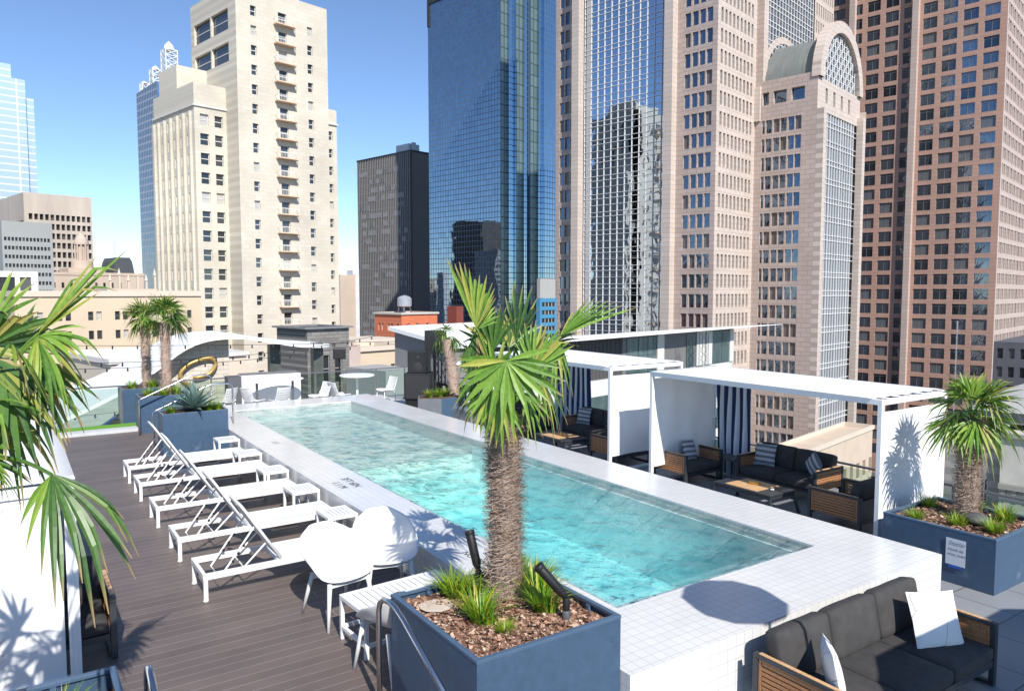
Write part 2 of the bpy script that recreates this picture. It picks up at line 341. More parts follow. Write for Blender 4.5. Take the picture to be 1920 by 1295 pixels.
# ---------------------------------------------------------------- planters, plants
def tuft(n,h,spread,w=.012,lean=.9,seed=0,mb=None,c=(0,0,0)):
    rnd=random.Random(seed); mb=mb or MB()
    for i in range(n):
        a=rnd.uniform(0,2*math.pi); L=h*rnd.uniform(.6,1.15); ln=lean*rnd.uniform(.15,1)
        rr=spread*math.sqrt(rnd.random()); bx=c[0]+rr*math.cos(a+.6); by=c[1]+rr*math.sin(a+.6)
        dx,dy=math.cos(a),math.sin(a); px,py=-dy*w*.5,dx*w*.5
        vs=[];ts=[]
        for k in range(6):
            s=k/5; out=ln*L*s*s*.9+.1*L*s; z=c[2]+L*(s-.42*ln*s**2.4); ww=(1-s**2.2)*1+.05
            x=bx+dx*out; y=by+dy*out
            vs+= [(x+px*ww,y+py*ww,z),(x-px*ww,y-py*ww,z)]; ts+=[s*rnd.uniform(.75,1)]*2
        mb.add(vs,[(2*k,2*k+1,2*k+3,2*k+2) for k in range(5)],0,ts,rnd.random())
    return mb
TUFTS=[tuft(150,.34,.10,.014,.95,s).mesh('grass_clump',GRASS) for s in (1,2,3)]
def clump(x,y,z,s,label,group,k=None,rz=None):
    o=bpy.data.objects.new('grass_clump',TUFTS[(k if k is not None else int(x*7+y*3))%3]); sc.collection.objects.link(o)
    o.location=(x,y,z); o.scale=(s,s,s); o.rotation_euler=(0,0,rz if rz is not None else x*5+y)
    return tag(o,label,'grass clump',group)
def planter(x0,x1,y0,y1,z0,z1,label,group,mats=(NAVY,NAVYL),soil=.10,chips=0,seed=0,cross=True):
    W,D,H=x1-x0,y1-y0,z1-z0; rt=thing('planter_box',label,'planter',(x0,y0,z0),0,group); th=.045
    b=MB(); b.box(0,W,0,.02,0,H-.03); b.box(0,W,D-.02,D,0,H-.03); b.box(0,.02,.02,D-.02,0,H-.03); b.box(W-.02,W,.02,D-.02,0,H-.03)
    b.box(.02,W-.02,.02,D-.02,0.01,.03); b.build('box',mats[0],rt,bevel=.003)
    r=MB(); a=-.004
    r.box(a,W-a,a,th,H-.03,H); r.box(a,W-a,D-th,D-a,H-.03,H); r.box(a,th,th,D-th,H-.03,H); r.box(W-th,W-a,th,D-th,H-.03,H)
    r.build('rim',mats[1],rt,bevel=.004)
    if cross:
        k=MB()
        for f in (.25,.5,.75):
            for yy in (.021,D-.061): k.box(W*f-.02,W*f+.02,yy,yy+.04,H-soil-.05,H-.031)
            for xx in (.021,W-.061): k.box(xx,xx+.04,D*f-.02,D*f+.02,H-soil-.05,H-.031)
        k.build('liner_bracket',mats[1],rt)
    s=MB(); rnd=random.Random(seed)
    s.grid(lambda u,v:(.02+(W-.04)*u,.02+(D-.04)*v,H-soil+.035*noise.noise(Vector((u*4+seed,v*4,seed)))+.02*noise.noise(Vector((u*15,v*15,seed)))),22,22)
    so=s.build('soil',SOIL,rt,smooth=True)
    if chips:
        c=MB()
        for i in range(chips):
            x=rnd.uniform(.05,W-.05); y=rnd.uniform(.05,D-.05); a=rnd.uniform(0,6.3); L=rnd.uniform(.008,.034)*(1.5 if rnd.random()<.06 else 1); w_=L*rnd.uniform(.22,.5); u=x/W; v=y/D
            z=H-soil+.035*noise.noise(Vector((u*4+seed,v*4,seed)))+.02*noise.noise(Vector((u*15,v*15,seed)))+.006
            ca,sa=math.cos(a),math.sin(a); t1=rnd.uniform(-.4,.4)*L; t2=rnd.uniform(-.3,.3)*L
            vs=[(x-ca*L-sa*w_,y-sa*L+ca*w_,z-t1+t2+.004),(x+ca*L-sa*w_,y+sa*L+ca*w_,z+t1+t2+.004),(x+ca*L+sa*w_,y+sa*L-ca*w_,z+t1-t2+.008),(x-ca*L+sa*w_,y-sa*L-ca*w_,z-t1-t2+.008)]
            c.add(vs,[(0,1,2,3)],0,None,rnd.random())
        struct(c.build('bark_chips',CHIP,so),'stuff')
    return rt

def frond_seg(mb,base,d,n,L,w,droop,da,rnd,stiff=1.,wl=.34):
    """one folded leaf segment from the hub outwards"""
    side=d.cross(n).normalized(); vs=[];ts=[]; K=7; bend=rnd.uniform(.5,1.5)*droop; kink=rnd.random()<.3; tw=rnd.uniform(-.15,.15)
    rr=rnd.random()
    for k in range(K+1):
        s=k/K
        r_=L*s; wid=min(r_*math.tan(da*.55)+.004, w)*(1 if s<.45 else max(.06,(1-(s-.45)/.55)**.8))
        p=base+d*r_*(1-.10*bend*s*s)+Vector((0,0,-1))*L*bend*(s**2.3)*.55*stiff
        if kink and s>.75: p+=Vector((0,0,-1))*L*(s-.75)*.9
        sd=(side+n*tw*s).normalized(); fold=n*wid*.38
        vs+=[p+sd*wid+fold*.5,p-fold*.5,p-sd*wid+fold*.5]; ts+=[s]*3
    fs=[]
    for k in range(K):
        a=3*k; fs+=[(a,a+1,a+4,a+3),(a+1,a+2,a+5,a+4)]
    mb.add(vs,fs,0,ts,rr)
def leaf(hub,d,n,spread,L,ns,w=.028,droop=.3,seed=0,crown=(0,0,0),pet=True,uneven=.15,mat=None,parent=None,wl=.34,asym=0):
    rnd=random.Random(seed); mb=MB(); hub=Vector(hub); d=Vector(d).normalized(); n=Vector(n).normalized(); n=(n-d*n.dot(d)).normalized()
    da=R(spread)/max(1,ns-1)
    for i in range(ns):
        a=-R(spread)/2+da*i+rnd.uniform(-.2,.2)*da
        dd=(Matrix.Rotation(a,3,n)@d); dd=(dd+n*.12*(1 if i%2 else -1)*.6).normalized()
        q=abs(a)/(R(spread)/2); LL=L*(1-.22*q*q*(asym==0))*(1-abs(asym)*((i/max(1,ns-1)) if asym>0 else 1-i/max(1,ns-1)))*rnd.uniform(1-uneven,1+uneven*.4)
        frond_seg(mb,hub,dd,n,LL,w*rnd.uniform(.8,1.1),droop*rnd.uniform(.7,1.3),max(da,.09),rnd)
    if pet:
        c=Vector(crown); mid=(c+hub)/2+Vector((0,0,.18*(hub-c).length)); pts=[]
        for k in range(9):
            s=k/8; pts.append(c*(1-s)**2+mid*2*s*(1-s)+hub*s*s)
        n0=len(mb.r); mb.tube(pts,[.014-.006*k/8 for k in range(9)],5)
        for k in range(n0,len(mb.r)): mb.r[k]=.55
    return mb.build('frond',mat or PALM,parent)
def trunk(parent,H,r0,r1,top=(0,0),seed=0,fib=900,base=1.35,hair=1.):
    rnd=random.Random(seed); mb=MB(); NS=22; NR=int(H/.05)
    cx=lambda s:(top[0]*s**1.5, top[1]*s**1.5)
    rad=lambda s:(r0+(r1-r0)*s)*(1+(base-1)*max(0,1-s*6)**2)
    vs=[];fs=[]
    for i in range(NR+1):
        s=i/NR; x0,y0=cx(s)
        for k in range(NS):
            a=2*math.pi*k/NS; q=Vector((math.cos(a)*2.2,math.sin(a)*2.2,s*H*3.2)); rr=rad(s)*(1+.16*noise.noise(q+Vector((seed,0,0)))+.09*noise.noise(q*2.3)+.02*math.sin(s*H*30+a*2))
            vs.append((x0+rr*math.cos(a),y0+rr*math.sin(a),s*H))
    for i in range(NR):
        for k in range(NS): fs.append((i*NS+k,i*NS+(k+1)%NS,(i+1)*NS+(k+1)%NS,(i+1)*NS+k))
    mb.add(vs,fs,0,None,.45); tk=mb.build('trunk',FIBRE,parent,smooth=True)
    f=MB()
    for i in range(fib):       # woven hair and cut leaf bases
        s=rnd.random()**.9; a=rnd.uniform(0,2*math.pi); x0,y0=cx(s); rr=rad(s)*1.02; z=s*H
        boot = i%18==0
        L=rnd.uniform(.06,.20)*hair if not boot else rnd.uniform(.06,.11); w_=rnd.uniform(.0012,.0045) if not boot else rnd.uniform(.012,.022)
        da=rnd.uniform(-1.6,1.6)*L/rr if not boot else rnd.uniform(-.2,.2); dz=rnd.uniform(-.5,.75)*L if not boot else L; vs=[]
        out=(rnd.random()**2*.11+.006)*hair if not boot else .035
        for k in range(5):
            q=k/4; aa=a+da*q; r_=rr+(out*math.sin(q*math.pi*.75) if not boot else out*q)+.003; zz=z+dz*q-.02*q*q
            ww=w_*(1-.7*q); vs+=[(x0+r_*math.cos(aa)-ww*math.sin(aa)*(1 if abs(dz)>L*.3 else .2),y0+r_*math.sin(aa)+ww*math.cos(aa),zz-ww*.7),(x0+r_*math.cos(aa)+ww*math.sin(aa),y0+r_*math.sin(aa)-ww*math.cos(aa),zz+ww*.7)]
        f.add(vs,[(2*k,2*k+1,2*k+3,2*k+2) for k in range(4)],0,None,(1. if boot and rnd.random()<.6 else rnd.uniform(0,.9)))
    f.build('fibre',FIBRE,tk); return tk
def crown(rt,c,rad,n,seed,el=(-35,80),L=.55,w=.026,ns=(22,30),az=(0,360),mats=None,droop=(.2,.7),pl=(.35,.6)):
    rnd=random.Random(seed); c=Vector(c)
    for i in range(n):
        a=R(az[0]+(az[1]-az[0])*((i*.618+rnd.uniform(-.05,.05))%1)); e=R(el[0]+(el[1]-el[0])*rnd.random()**.8)
        d=Vector((math.cos(a)*math.cos(e),math.sin(a)*math.cos(e),math.sin(e))); hub=c+d*rad*rnd.uniform(*pl)*2+Vector((0,0,.06))
        dd=(d+Vector((0,0,-.25-.5*(1-max(0,math.sin(e)))))).normalized() if e<R(50) else d
        side=Vector((-math.sin(a),math.cos(a),0)); n_=dd.cross(side); n_=-n_ if n_.z<0 else n_; n_=(n_+side*rnd.uniform(-.5,.5)).normalized()
        leaf(hub,dd,n_,rnd.uniform(120,210),L*rnd.uniform(.8,1.15),rnd.randint(*ns),w,rnd.uniform(*droop),seed*100+i,c,True,.2,(mats or [PALM])[i%len(mats or [1])],rt)
def spot(x,y,z,label,lean=(0,0,1)):
    b=MB(); l=Vector(lean).normalized(); a=Vector((0,0,0)); m_=Vector((0,0,.16)); b.tube([a,m_],.026,12); b.tube([a-Vector((0,0,.02)),a+Vector((0,0,.07))],.030,12,1)
    b.tube([m_,m_+l*.05,m_+l*.30],[.016,.034,.036],12); b.tube([m_+l*.28,m_+l*.31],[.040,.040],12)
    return tag(b.build('spotlight',[BLACK,LFRAME],None,(x,y,z),smooth=True,bevel=.003),label,'garden light')
# planter with the big palm
pa=planter(2.86,4.33,4.70,6.24,ZD,.5,'large navy steel planter with bark mulch at the pool corner','navy steel planters',chips=5200,soil=.09,seed=3)
sg=MB(); sg.lathe([(.15,0),(.16,.006),(.12,.012)],14); tag(sg.build('stone',plain('pale_rock',(.55,.46,.38),.9),None,(3.17,5.93,.425)),'flat pale stone lying in the mulch of the big palm planter','stone')
for i,(x,y,s,l) in enumerate([(3.42,6.02,1.0,'yellow green grass clump behind the big palm trunk at left'),(3.36,5.42,1.05,'bright grass clump left of the big palm trunk'),(3.62,5.98,.8,'small grass clump between the spotlight and the big palm trunk'),
    (3.98,6.06,1.0,'tall grass clump behind the big palm trunk at right'),(4.12,5.62,1.1,'grass clump at the right rim of the big palm planter'),(3.95,5.30,1.05,'grass clump right of the big palm trunk beside the grey spotlight'),(4.16,5.98,.9,'dark grass clump in the far right corner of the big palm planter'),
    (3.40,5.10,.5,'tiny grass sprig in the mulch in front of the big palm')]):
    clump(x,y,.39,s,l,'grass clumps in the big palm planter',i)
spot(3.70,6.05,.41,'black spotlight leaning up beside the big palm trunk, left of it',(-.1,.25,.9)).scale=(1.25,)*3
spot(4.0,5.05,.41,'black spotlight on a grey stake right of the big palm trunk',(-.55,.35,.75)).scale=(1.25,)*3
PT=(3.86,5.80,.40)
pt=thing('palm_tree','tall shaggy fan palm in the big navy planter by the pool','palm tree',PT,0)
trunk(pt,1.76,.128,.122,(-.02,0),5,5200,1.5,1.)
HERO=[
    ((-0.357, -0.05, 2.583),(0.10, 0.0, 0.99),(-0.51, -0.858, -0.061),56,0.72,14,0.042,0.02,PALM,-.5),
    ((-0.326, 0.0, 2.57),(0.571, 0.0, 0.821),(-0.385, -0.883, 0.268),60,0.32,8,0.022,0.3,PALM),
    ((0.219, 0.15, 2.42),(0.131, 0.0, 0.991),(-0.80, -0.50, 0.13),54,0.60,12,0.038,0.05,PALMD),
    ((0.483, -0.2, 2.49),(0.80, -0.147, 0.60),(-0.62, -0.20, 0.72),46,0.78,12,0.040,0.06,PALM,.4),
    ((0.171, -0.2, 2.192),(0.351, 0.0, 0.936),(-0.546, -0.812, 0.205),95,0.53,15,0.026,0.12,PALM),
    ((0.186, -0.05, 2.128),(0.164, 0.0, 0.986),(-0.984, -0.073, 0.163),70,0.56,12,0.028,0.15,PALMD),
    ((-0.247, -0.38, 2.306),(-0.096, -0.218, -0.971),(-0.544, -0.805, 0.235),205,0.60,16,0.038,0.16,PALM),
    ((-0.265, 0.1, 2.515),(-0.007, 0.0, -1.0),(-0.521, -0.854, 0.003),60,0.45,9,0.026,0.3,PALMD),
    ((0.413, -0.25, 2.474),(-0.18, -0.097, -0.979),(-0.591, -0.785, 0.186),55,0.52,8,0.016,0.3,PALM),
    ((0.018, 0.25, 2.345),(-0.233, 0.099, 0.967),(-0.515, -0.857, -0.037),95,0.51,13,0.026,0.15,PALMD),
    ((0.598, 0.3, 2.071),(0.748, 0.089, -0.658),(0.37, -0.879, 0.302),130,0.56,16,0.026,0.5,PALMD),
    ((-0.073, 0.3, 2.112),(-0.406, 0.112, -0.907),(-0.249, 0.941, 0.228),120,0.45,15,0.026,0.5,PALMD),
    ((0.44, 0.6, 2.332),(0.3, 0.54, 0.786),(-0.468, -0.635, 0.615),120,0.56,16,0.026,0.3,PALMD),
    ((0.08, -0.2, 1.974),(0.524, -0.125, -0.843),(0.29, -0.904, 0.314),110,0.4,13,0.024,0.5,PALM),
    ((-0.328, -0.2, 2.005),(-0.363, -0.156, -0.919),(-0.465, -0.824, 0.324),110,0.32,13,0.022,0.5,PALM),
    ((0.517, 0.1, 2.359),(0.857, 0.191, 0.479),(-0.439, -0.218, 0.872),80,0.52,12,0.024,0.35,PALMD),
    ((-0.284, -0.35, 1.971),(-0.015, -0.125, -0.992),(-0.544, -0.832, 0.113),90,0.4,9,0.022,0.4,PALM)]
for i,(h,d_,n_,sp,L,ns,w_,dr,mt,*az) in enumerate(HERO): leaf(h,d_,n_,sp,L,ns,w_,dr,50+i,(-.02,0,1.70),True,.12,mt,pt,asym=az[0] if az else 0)
crown(pt,(-.02,.16,1.74),.22,6,77,(35,86),.46,.026,(12,15),(20,200),[PALMD,PALM],(.1,.4),(.5,1.0))
# planter and palm at the left edge of the view
planter(-1.05,.57,4.70,6.18,ZD,.5,'navy steel planter cut off by the lower left corner','navy steel planters',chips=900,soil=.16,seed=9)
for i,(x,y,s,l) in enumerate([(.22,5.75,.8,'grass clump in the corner planter beside the orange mulch'),(-.1,5.95,.6,'grass sprig at the back rim of the corner planter')]): clump(x,y,.34,s,l,'grass clumps in the corner planter',i)
LT=(-.30,5.30,.40)
pl=thing('palm_tree','large fan palm reaching into the picture from the left edge','palm tree',LT,0)
trunk(pl,1.95,.15,.14,(0,0),8,500,1.4)
LEFT=[
    ((0.441, -0.329, 2.673),(0.626, -0.253, 0.737),(-0.752, -0.45, 0.457),26,0.64,8,0.046,0.02,PALM),
    ((0.447, -0.335, 2.655),(0.829, -0.553, 0.082),(-0.406, -0.495, 0.768),70,0.34,8,0.022,0.7,PALM),
    ((0.433, -0.386, 2.646),(0.517, -0.417, -0.748),(0.485, -0.577, 0.657),110,0.36,13,0.022,0.8,PALM),
    ((0.191, 0.074, 2.575),(0.493, -0.262, 0.83),(-0.145, -0.965, -0.218),130,0.48,16,0.024,0.25,PALMD),
    ((0.266, -0.348, 2.48),(0.344, -0.475, -0.81),(-0.146, -0.879, 0.453),150,0.50,15,0.022,0.6,PALMD),
    ((0.395, -0.19, 2.521),(0.417, -0.354, -0.837),(-0.144, -0.935, 0.324),90,0.48,12,0.022,0.5,PALMD),
    ((0.233, 0.3, 2.725),(0.27, 0.239, 0.933),(-0.693, -0.624, 0.36),100,0.42,12,0.024,0.2,PALM),
    ((0.335, 0.097, 2.568),(0.52, 0.077, 0.851),(-0.651, -0.61, 0.453),80,0.40,11,0.022,0.3,PALMD),
    ((0.308, -0.545, 2.636),(0.471, -0.608, -0.639),(0.817, 0.029, 0.575),120,0.34,14,0.02,0.6,PALM),
    ((0.459, -0.766, 1.953),(0.447, -0.612, -0.652),(0.30, -0.75, 0.60),76,0.56,12,0.036,0.6,PALMD),
    ((0.459, -0.766, 1.948),(-0.212, -0.137, -0.967),(-0.046, -0.988, 0.15),60,0.33,5,0.02,0.5,PALM),
    ((0.168, -0.563, 2.026),(0.582, -0.69, -0.43),(0.695, 0.148, 0.704),60,0.25,6,0.018,0.6,PALM),
    ((0.242, 0.01, 2.23),(0.463, -0.384, -0.799),(-0.127, -0.921, 0.368),120,0.42,12,0.02,0.6,PALMD),
    ((0.10, -0.25, 2.55),(0.5, -0.5, -0.5),(-0.2, -0.8, 0.5),140,0.5,13,0.02,0.8,PALMD)]
for i,(h,d_,n_,sp,L,ns,w_,dr,mt) in enumerate(LEFT): leaf(h,d_,n_,sp,L,ns,w_,dr,90+i,(0,0,1.9),True,.2,mt,pl)
crown(pl,(0,0,1.95),.35,9,11,(-20,75),.5,.024,(14,18),(100,300),[PALM,PALMD])
# right planter with palm
planter(10.80,12.35,4.43,5.98,ZT,.02,'navy steel planter with a taped notice beside the right hand cabana','navy steel planters',chips=1800,soil=.08,seed=5)
for i,(x,y,s,l) in enumerate([(11.05,5.62,.72,'yellowing grass clump at the left rim of the right hand planter'),(11.25,5.12,.80,'grass clump in front of the palm with the dark stone lamp'),(11.35,4.68,.85,'grass clump at the front corner of the right hand planter'),
    (11.85,5.82,.85,'dark green tuft behind the palm near the cabana canvas'),(12.1,4.85,.9,'grass clump at the right rim of the right hand planter'),(12.15,5.3,.8,'grass clump right behind the palm of the right hand planter')]):
    clump(x,y,-.09,s*1.0,l,'grass clumps in the right hand planter',i)
lm=MB(); lm.lathe([(.02,0),(.155,.01),(.175,.05),(.15,.10),(.08,.135),(.01,.145)],24); tag(lm.build('stone_lamp',plain('dark_stone',(.09,.09,.095),.55,var=.2,scale=30),None,(11.52,5.0,-.02),smooth=True),'rounded dark grey stone shaped lamp in the right hand planter','garden light')
rp=thing('palm_tree','fan palm in the right hand navy planter beside the cabana','palm tree',(11.80,5.25,-.08),0)
trunk(rp,1.50,.130,.140,(-.02,0),21,3400,1.15,1.)
crown(rp,(-.02,0,1.52),.30,25,31,(-50,84),.56,.024,(13,18),(0,360),[PALM,PALM,PALMD])
rq=dup(rp,(14.6,4.1,-.1),R(130),'second fan palm just beyond the right edge of the view')
sn=thing('notice_sign','white laminated notice taped to the right hand navy planter','sign',(10.79,4.93,-.47),R(-90))
q=MB(); q.box(-.13,.13,-.006,-.002,-.01,.36); q.build('sheet',plain('laminated_paper',(.62,.66,.72),.4,var=.02),sn)
q=MB(); q.box(-.09,.09,-.010,-.0065,-.05,-.012); q.build('blue_tape',plain('blue_tape',(.02,.10,.42),.5),sn)
text('Statler',.085,(-.10,-.008,.27),(R(90),0,0),INKL,'script',sn,shear=.4); text('PLEASE SEE',.042,(-.10,-.008,.19),(R(90),0,0),INK,'lettering',sn); text('POOL STAFF',.042,(-.10,-.008,.12),(R(90),0,0),INK,'lettering',sn)
# planters at the far left
pc=planter(2.87,4.33,18.66,19.36,ZD,.5,'navy planter with a blue agave beside the pool steps','navy steel planters',soil=.05,cross=False,seed=2)
planter(2.86,4.2,22.12,23.0,ZD,.5,'navy planter behind the pool steps, holding the nearer of two palms','navy steel planters',soil=.05,cross=False,seed=4)
planter(2.66,4.1,24.0,25.1,ZD,.52,'farthest left navy planter, next to the glass screen','navy steel planters',soil=.05,cross=False,seed=6)
ag=MB(); rnd=random.Random(4)
for i in range(46):
    a=i*2.4; e=R(8+78*(i/46)); d_=Vector((math.cos(a)*math.cos(e),math.sin(a)*math.cos(e),math.sin(e))); L=rnd.uniform(.44,.58); sd=Vector((-math.sin(a),math.cos(a),0)); n_=d_.cross(sd)
    n_=-n_ if n_.z<0 else n_; vs=[];ts=[]
    for k in range(7):
        s=k/6; wd=.042*(math.sin(math.pi*(.18+.82*s)**.9)+.05)*(1-s**3)+.001; p=d_*L*s+Vector((0,0,-.10*s*s*L)); vs+=[p+sd*wd+n_*wd*.5,p,p-sd*wd+n_*wd*.5]; ts+=[s*.93+.06*(s>.95)]*3
    ag.add(vs,[f for k in range(6) for f in ((3*k,3*k+1,3*k+4,3*k+3),(3*k+1,3*k+2,3*k+5,3*k+4))],0,ts,rnd.uniform(0,.8))
o=tag(ag.build('agave_plant',AGAVE,None,(3.62,19.0,.50)),'large blue grey agave in the navy planter at the pool steps','agave'); o.scale=(1.55,)*3
for i,(x,y,z,s,l,gr) in enumerate([(3.12,18.95,.44,.75,'dark grass clump left of the agave','grass clumps beside the agave'),(3.95,18.95,.44,.95,'grass clump right of the agave','grass clumps beside the agave'),(4.18,19.05,.44,.85,'outermost grass clump right of the agave by the rail','grass clumps beside the agave'),
    (3.15,22.4,.44,1.0,'grass clump at the foot of the nearer left palm','grass clumps under the far left palms'),(3.5,22.35,.44,.9,'grass clump right of the nearer left palm','grass clumps under the far left palms'),(2.95,24.25,.46,1.0,'bright grass clump at the left end of the farthest left planter','grass clumps under the far left palms'),(3.5,24.3,.46,1.0,'grass clump right of the farther left palm','grass clumps under the far left palms'),(3.85,22.5,.44,1.,'grass clump at the right end of the planter behind the steps','grass clumps under the far left palms')]): clump(x,y,z,s,l,gr,i)
p1=thing('palm_tree','left one of two slim fan palms beyond the agave','palm tree',(3.40,24.6,.45),0,'slim palms at the far end of the deck')
trunk(p1,1.95,.125,.115,(-.02,0),33,1500,1.1,1.); crown(p1,(-.05,0,2.0),.28,19,41,(-45,75),.52,.024,(13,17),(60,330),[PALM,PALMD])
p2=thing('palm_tree','right one of two slim fan palms beyond the agave, with the fuller crown','palm tree',(3.62,22.6,.45),0,'slim palms at the far end of the deck')
trunk(p2,2.02,.125,.115,(0,0),37,1500,1.1,1.); crown(p2,(0,0,2.1),.32,24,47,(-40,82),.60,.024,(14,18),(0,360),[PALM,PALMD])
# ================================================================ FURNITURE
# ---- sun loungers
def lounger():
    rt=thing('sun_lounger','','sun lounger',(0,0,0),0,'white sun loungers in a row by the pool')
    L,W,H=2.36,.74,.35; f=MB(); r=.055
    for y in (r/2,W-r/2): f.box(0,L,y-r/2,y+r/2,H-.075,H)
    f.box(0,.045,r,W-r,H-.07,H-.002); f.box(L-.045,L,r,W-r,H-.07,H-.002); f.box(.93,.97,r,W-r,H-.06,H-.01); f.box(1.7,1.74,r,W-r,H-.07,H-.04)
    f.build('frame',WHITE,rt,bevel=.006)
    for x in (.03,L-.03):
        for y in (.0275,W-.0275):
            l=MB(); l.box(x-.026,x+.026,y-.026,y+.026,.02,H-.077); l.build('leg',WHITE,rt,bevel=.006)
            c=MB(); c.lathe([(.028,0),(.036,.01),(.030,.03)],10,(x,y)); c.build('foot_cap',WSHELL,rt)
    s=MB(); s.grid(lambda u,v:(.97+u*(L-1.02),r+v*(W-2*r),H-.006-.018*math.sin(math.pi*v)*math.sin(math.pi*u)**.5),16,8); s.build('sling_seat',SLING,rt,smooth=True)
    a=R(57.5); BL=.90; hx,hz=.97,H+.01; B=lambda s,y,o=0:(hx-math.cos(a)*BL*s-math.sin(a)*o, y, hz+math.sin(a)*BL*s-math.cos(a)*o)
    b=MB(); y0,y1=.075,W-.075; pts=[B(0,y0),B(.5,y0),B(.93,y0)]+[B(.93+.07*math.sin(q),y0+.07*(1-math.cos(q))) for q in (R(30),R(60),R(90))]+[B(.93+.07*math.sin(q),y1-.07*(1-math.cos(q))) for q in (R(90),R(60),R(30))]+[B(.93,y1),B(.5,y1),B(0,y1)]
    b.tube(pts,.019,8); b.build('backrest_frame',WHITE,rt,smooth=True)
    s=MB(); s.grid(lambda u,v:B(.03+u*.93,y0+.01+v*(y1-y0-.02),.0+.02*math.sin(math.pi*v)),10,8); s.build('sling_back',SLING,rt,smooth=True)
    k=MB(); p0,p1=B(.62,.12),B(.62,W-.12); q0,q1=(.22,.12,H-.12),(.22,W-.12,H-.12)
    k.tube([p0,q0,q1,p1],.013,8); h=B(.33,.12); k.tube([B(.30,.14),(.52,.14,H-.05),(.52,W-.14,H-.05),B(.30,W-.14)],.012,8)
    k.build('prop_bar',WHITE,rt)
    n=MB()
    for yy in (.12,W-.12):
        for s_ in (.35,.5,.65): 
            p=Vector(B(.62,yy)).lerp(Vector((.22,yy,H-.12)),s_); n.box(p.x-.012,p.x+.02,yy-.012,yy+.012,p.z-.045,p.z-.01)
    n.build('notch',BLACK,rt)
    h=MB(); h.box(1.35,1.75,.10,W-.10,.19,.21); h.build('storage_tray',plain('cream_tray',(.62,.56,.46),.6),rt); 
    return rt
lp=lounger(); LL=['nearest','second nearest','middle','second farthest','farthest']
for i,y in enumerate((9.50,11.16,13.00,14.86,16.40)):
    lb=f'white sling lounger with raised back, {LL[i]} of the five beside the pool'
    if i==0: lp.location=(1.86,y,ZD); lp['label']=lb
    else: dup(lp,(1.86,y,ZD),label=lb)
# ---- slatted side tables
def slat_table(W,D,H,n,label,group=None,frame=True):
    rt=thing('side_table',label,'side table',(0,0,0),0,group); r=.045
    f=MB(); f.box(0,W,0,r,H-.05,H); f.box(0,W,D-r,D,H-.05,H); f.box(0,r,r,D-r,H-.05,H); f.box(W-r,W,r,D-r,H-.05,H); f.build('frame',WHITE,rt,bevel=.005)
    t_=MB(); w_=(W-2*r)/n
    for i in range(n): t_.box(r+w_*i+.006,r+w_*(i+1)-.006,r,D-r,H-.018,H-.002)
    t_.build('slatted_top',WHITE,rt,bevel=.003)
    for x in (0,W-.045):
        for y in (0,D-.045): l=MB(); l.box(x+.001,x+.044,y+.001,y+.044,0,H-.051); l.build('leg',WHITE,rt,bevel=.004)
    if not frame:
        s=MB(); s.box(.05,W-.05,.002,.04,.12,.16); s.box(.05,W-.05,D-.04,D-.002,.12,.16); s.box(.002,.04,.05,D-.05,.12,.16); s.build('stretcher',WHITE,rt,bevel=.003)
    return rt
tb=slat_table(.47,.54,.47,6,'',"slatted side tables between the loungers")
TL=['nearest','second nearest','middle','second farthest','farthest']
for i,y in enumerate((10.50,12.17,13.86,15.66,17.42)):
    lb=f'white slatted side table against the pool wall, {TL[i]} of the five'
    if i==0: tb.location=(3.82,y,ZD); tb['label']=lb
    else: dup(tb,(3.82,y,ZD),label=lb)
ta=slat_table(1.24,.64,.50,15,'long white slatted table wedged beside the big palm planter',None,False); ta.location=(2.93,7.03,ZD); ta.rotation_euler=(0,0,R(3))
ch=MB(); ch.box(-.075,.075,-.035,.035,0,.035); tag(ch.build('brass_box',GOLD,None,(3.42,7.22,ZD+.502),R(-75),bevel=.004),'small brass block lying on the long white table','box')
# ---- moulded shell chair
def shell_chair(label,loc,rz,group='white shell armchairs around the slatted table'):
    rt=thing('shell_chair',label,'chair',loc,rz,group)
    CEN=[(0,.27,.445),(0,.13,.435),(0,-.03,.42),(0,-.19,.455),(0,-.29,.62),(0,-.37,.86)]
    RIM=[(.20,.25,.46),(.285,.19,.50),(.325,.05,.61),(.325,-.12,.69),(.27,-.27,.77),(.12,-.36,.85)]
    def cat(P_,v):
        q=v*(len(P_)-1); i=min(int(q),len(P_)-2); s=q-i; a=P_[max(i-1,0)];b=P_[i];c=P_[i+1];d=P_[min(i+2,len(P_)-1)]
        return [.5*(2*b[k]+(c[k]-a[k])*s+(2*a[k]-5*b[k]+4*c[k]-d[k])*s*s+(-a[k]+3*b[k]-3*c[k]+d[k])*s**3) for k in range(3)]
    def P(u,v):
        U=2*u-1; c=cat(CEN,v); r=cat(RIM,v); w=abs(U)**2.3
        return (U*r[0]*(1+.04*(1-w)), c[1]*(1-w)+r[1]*w, c[2]*(1-w)+r[2]*w)
    s=MB(); s.grid(P,22,26); o=s.build('shell',WSHELL,rt,smooth=True)
    m_=o.modifiers.new('solid','SOLIDIFY'); m_.thickness=.014; m_.offset=0; m_=o.modifiers.new('subd','SUBSURF'); m_.levels=1; m_.render_levels=1
    for (x0,y0,x1,y1) in ((-.20,.20,-.26,.27),(.20,.20,.26,.27),(-.19,-.16,-.24,-.30),(.19,-.16,.24,-.30)):
        l=MB(); l.tube([(x0,y0,.435),((x0+x1)/2,(y0+y1)/2,.22),(x1,y1,0)],[.024,.019,.014],10); l.build('leg',WSHELL,rt,smooth=True)
    u=MB(); u.bar((-.20,.20,.405),(.20,.20,.405),.03,.03); u.bar((-.19,-.16,.395),(.19,-.16,.395),.03,.03); u.bar((0,.20,.40),(0,-.16,.395),.03,.03); u.build('under_frame',WSHELL,rt)
    rt.scale=(1.2,)*3; return rt
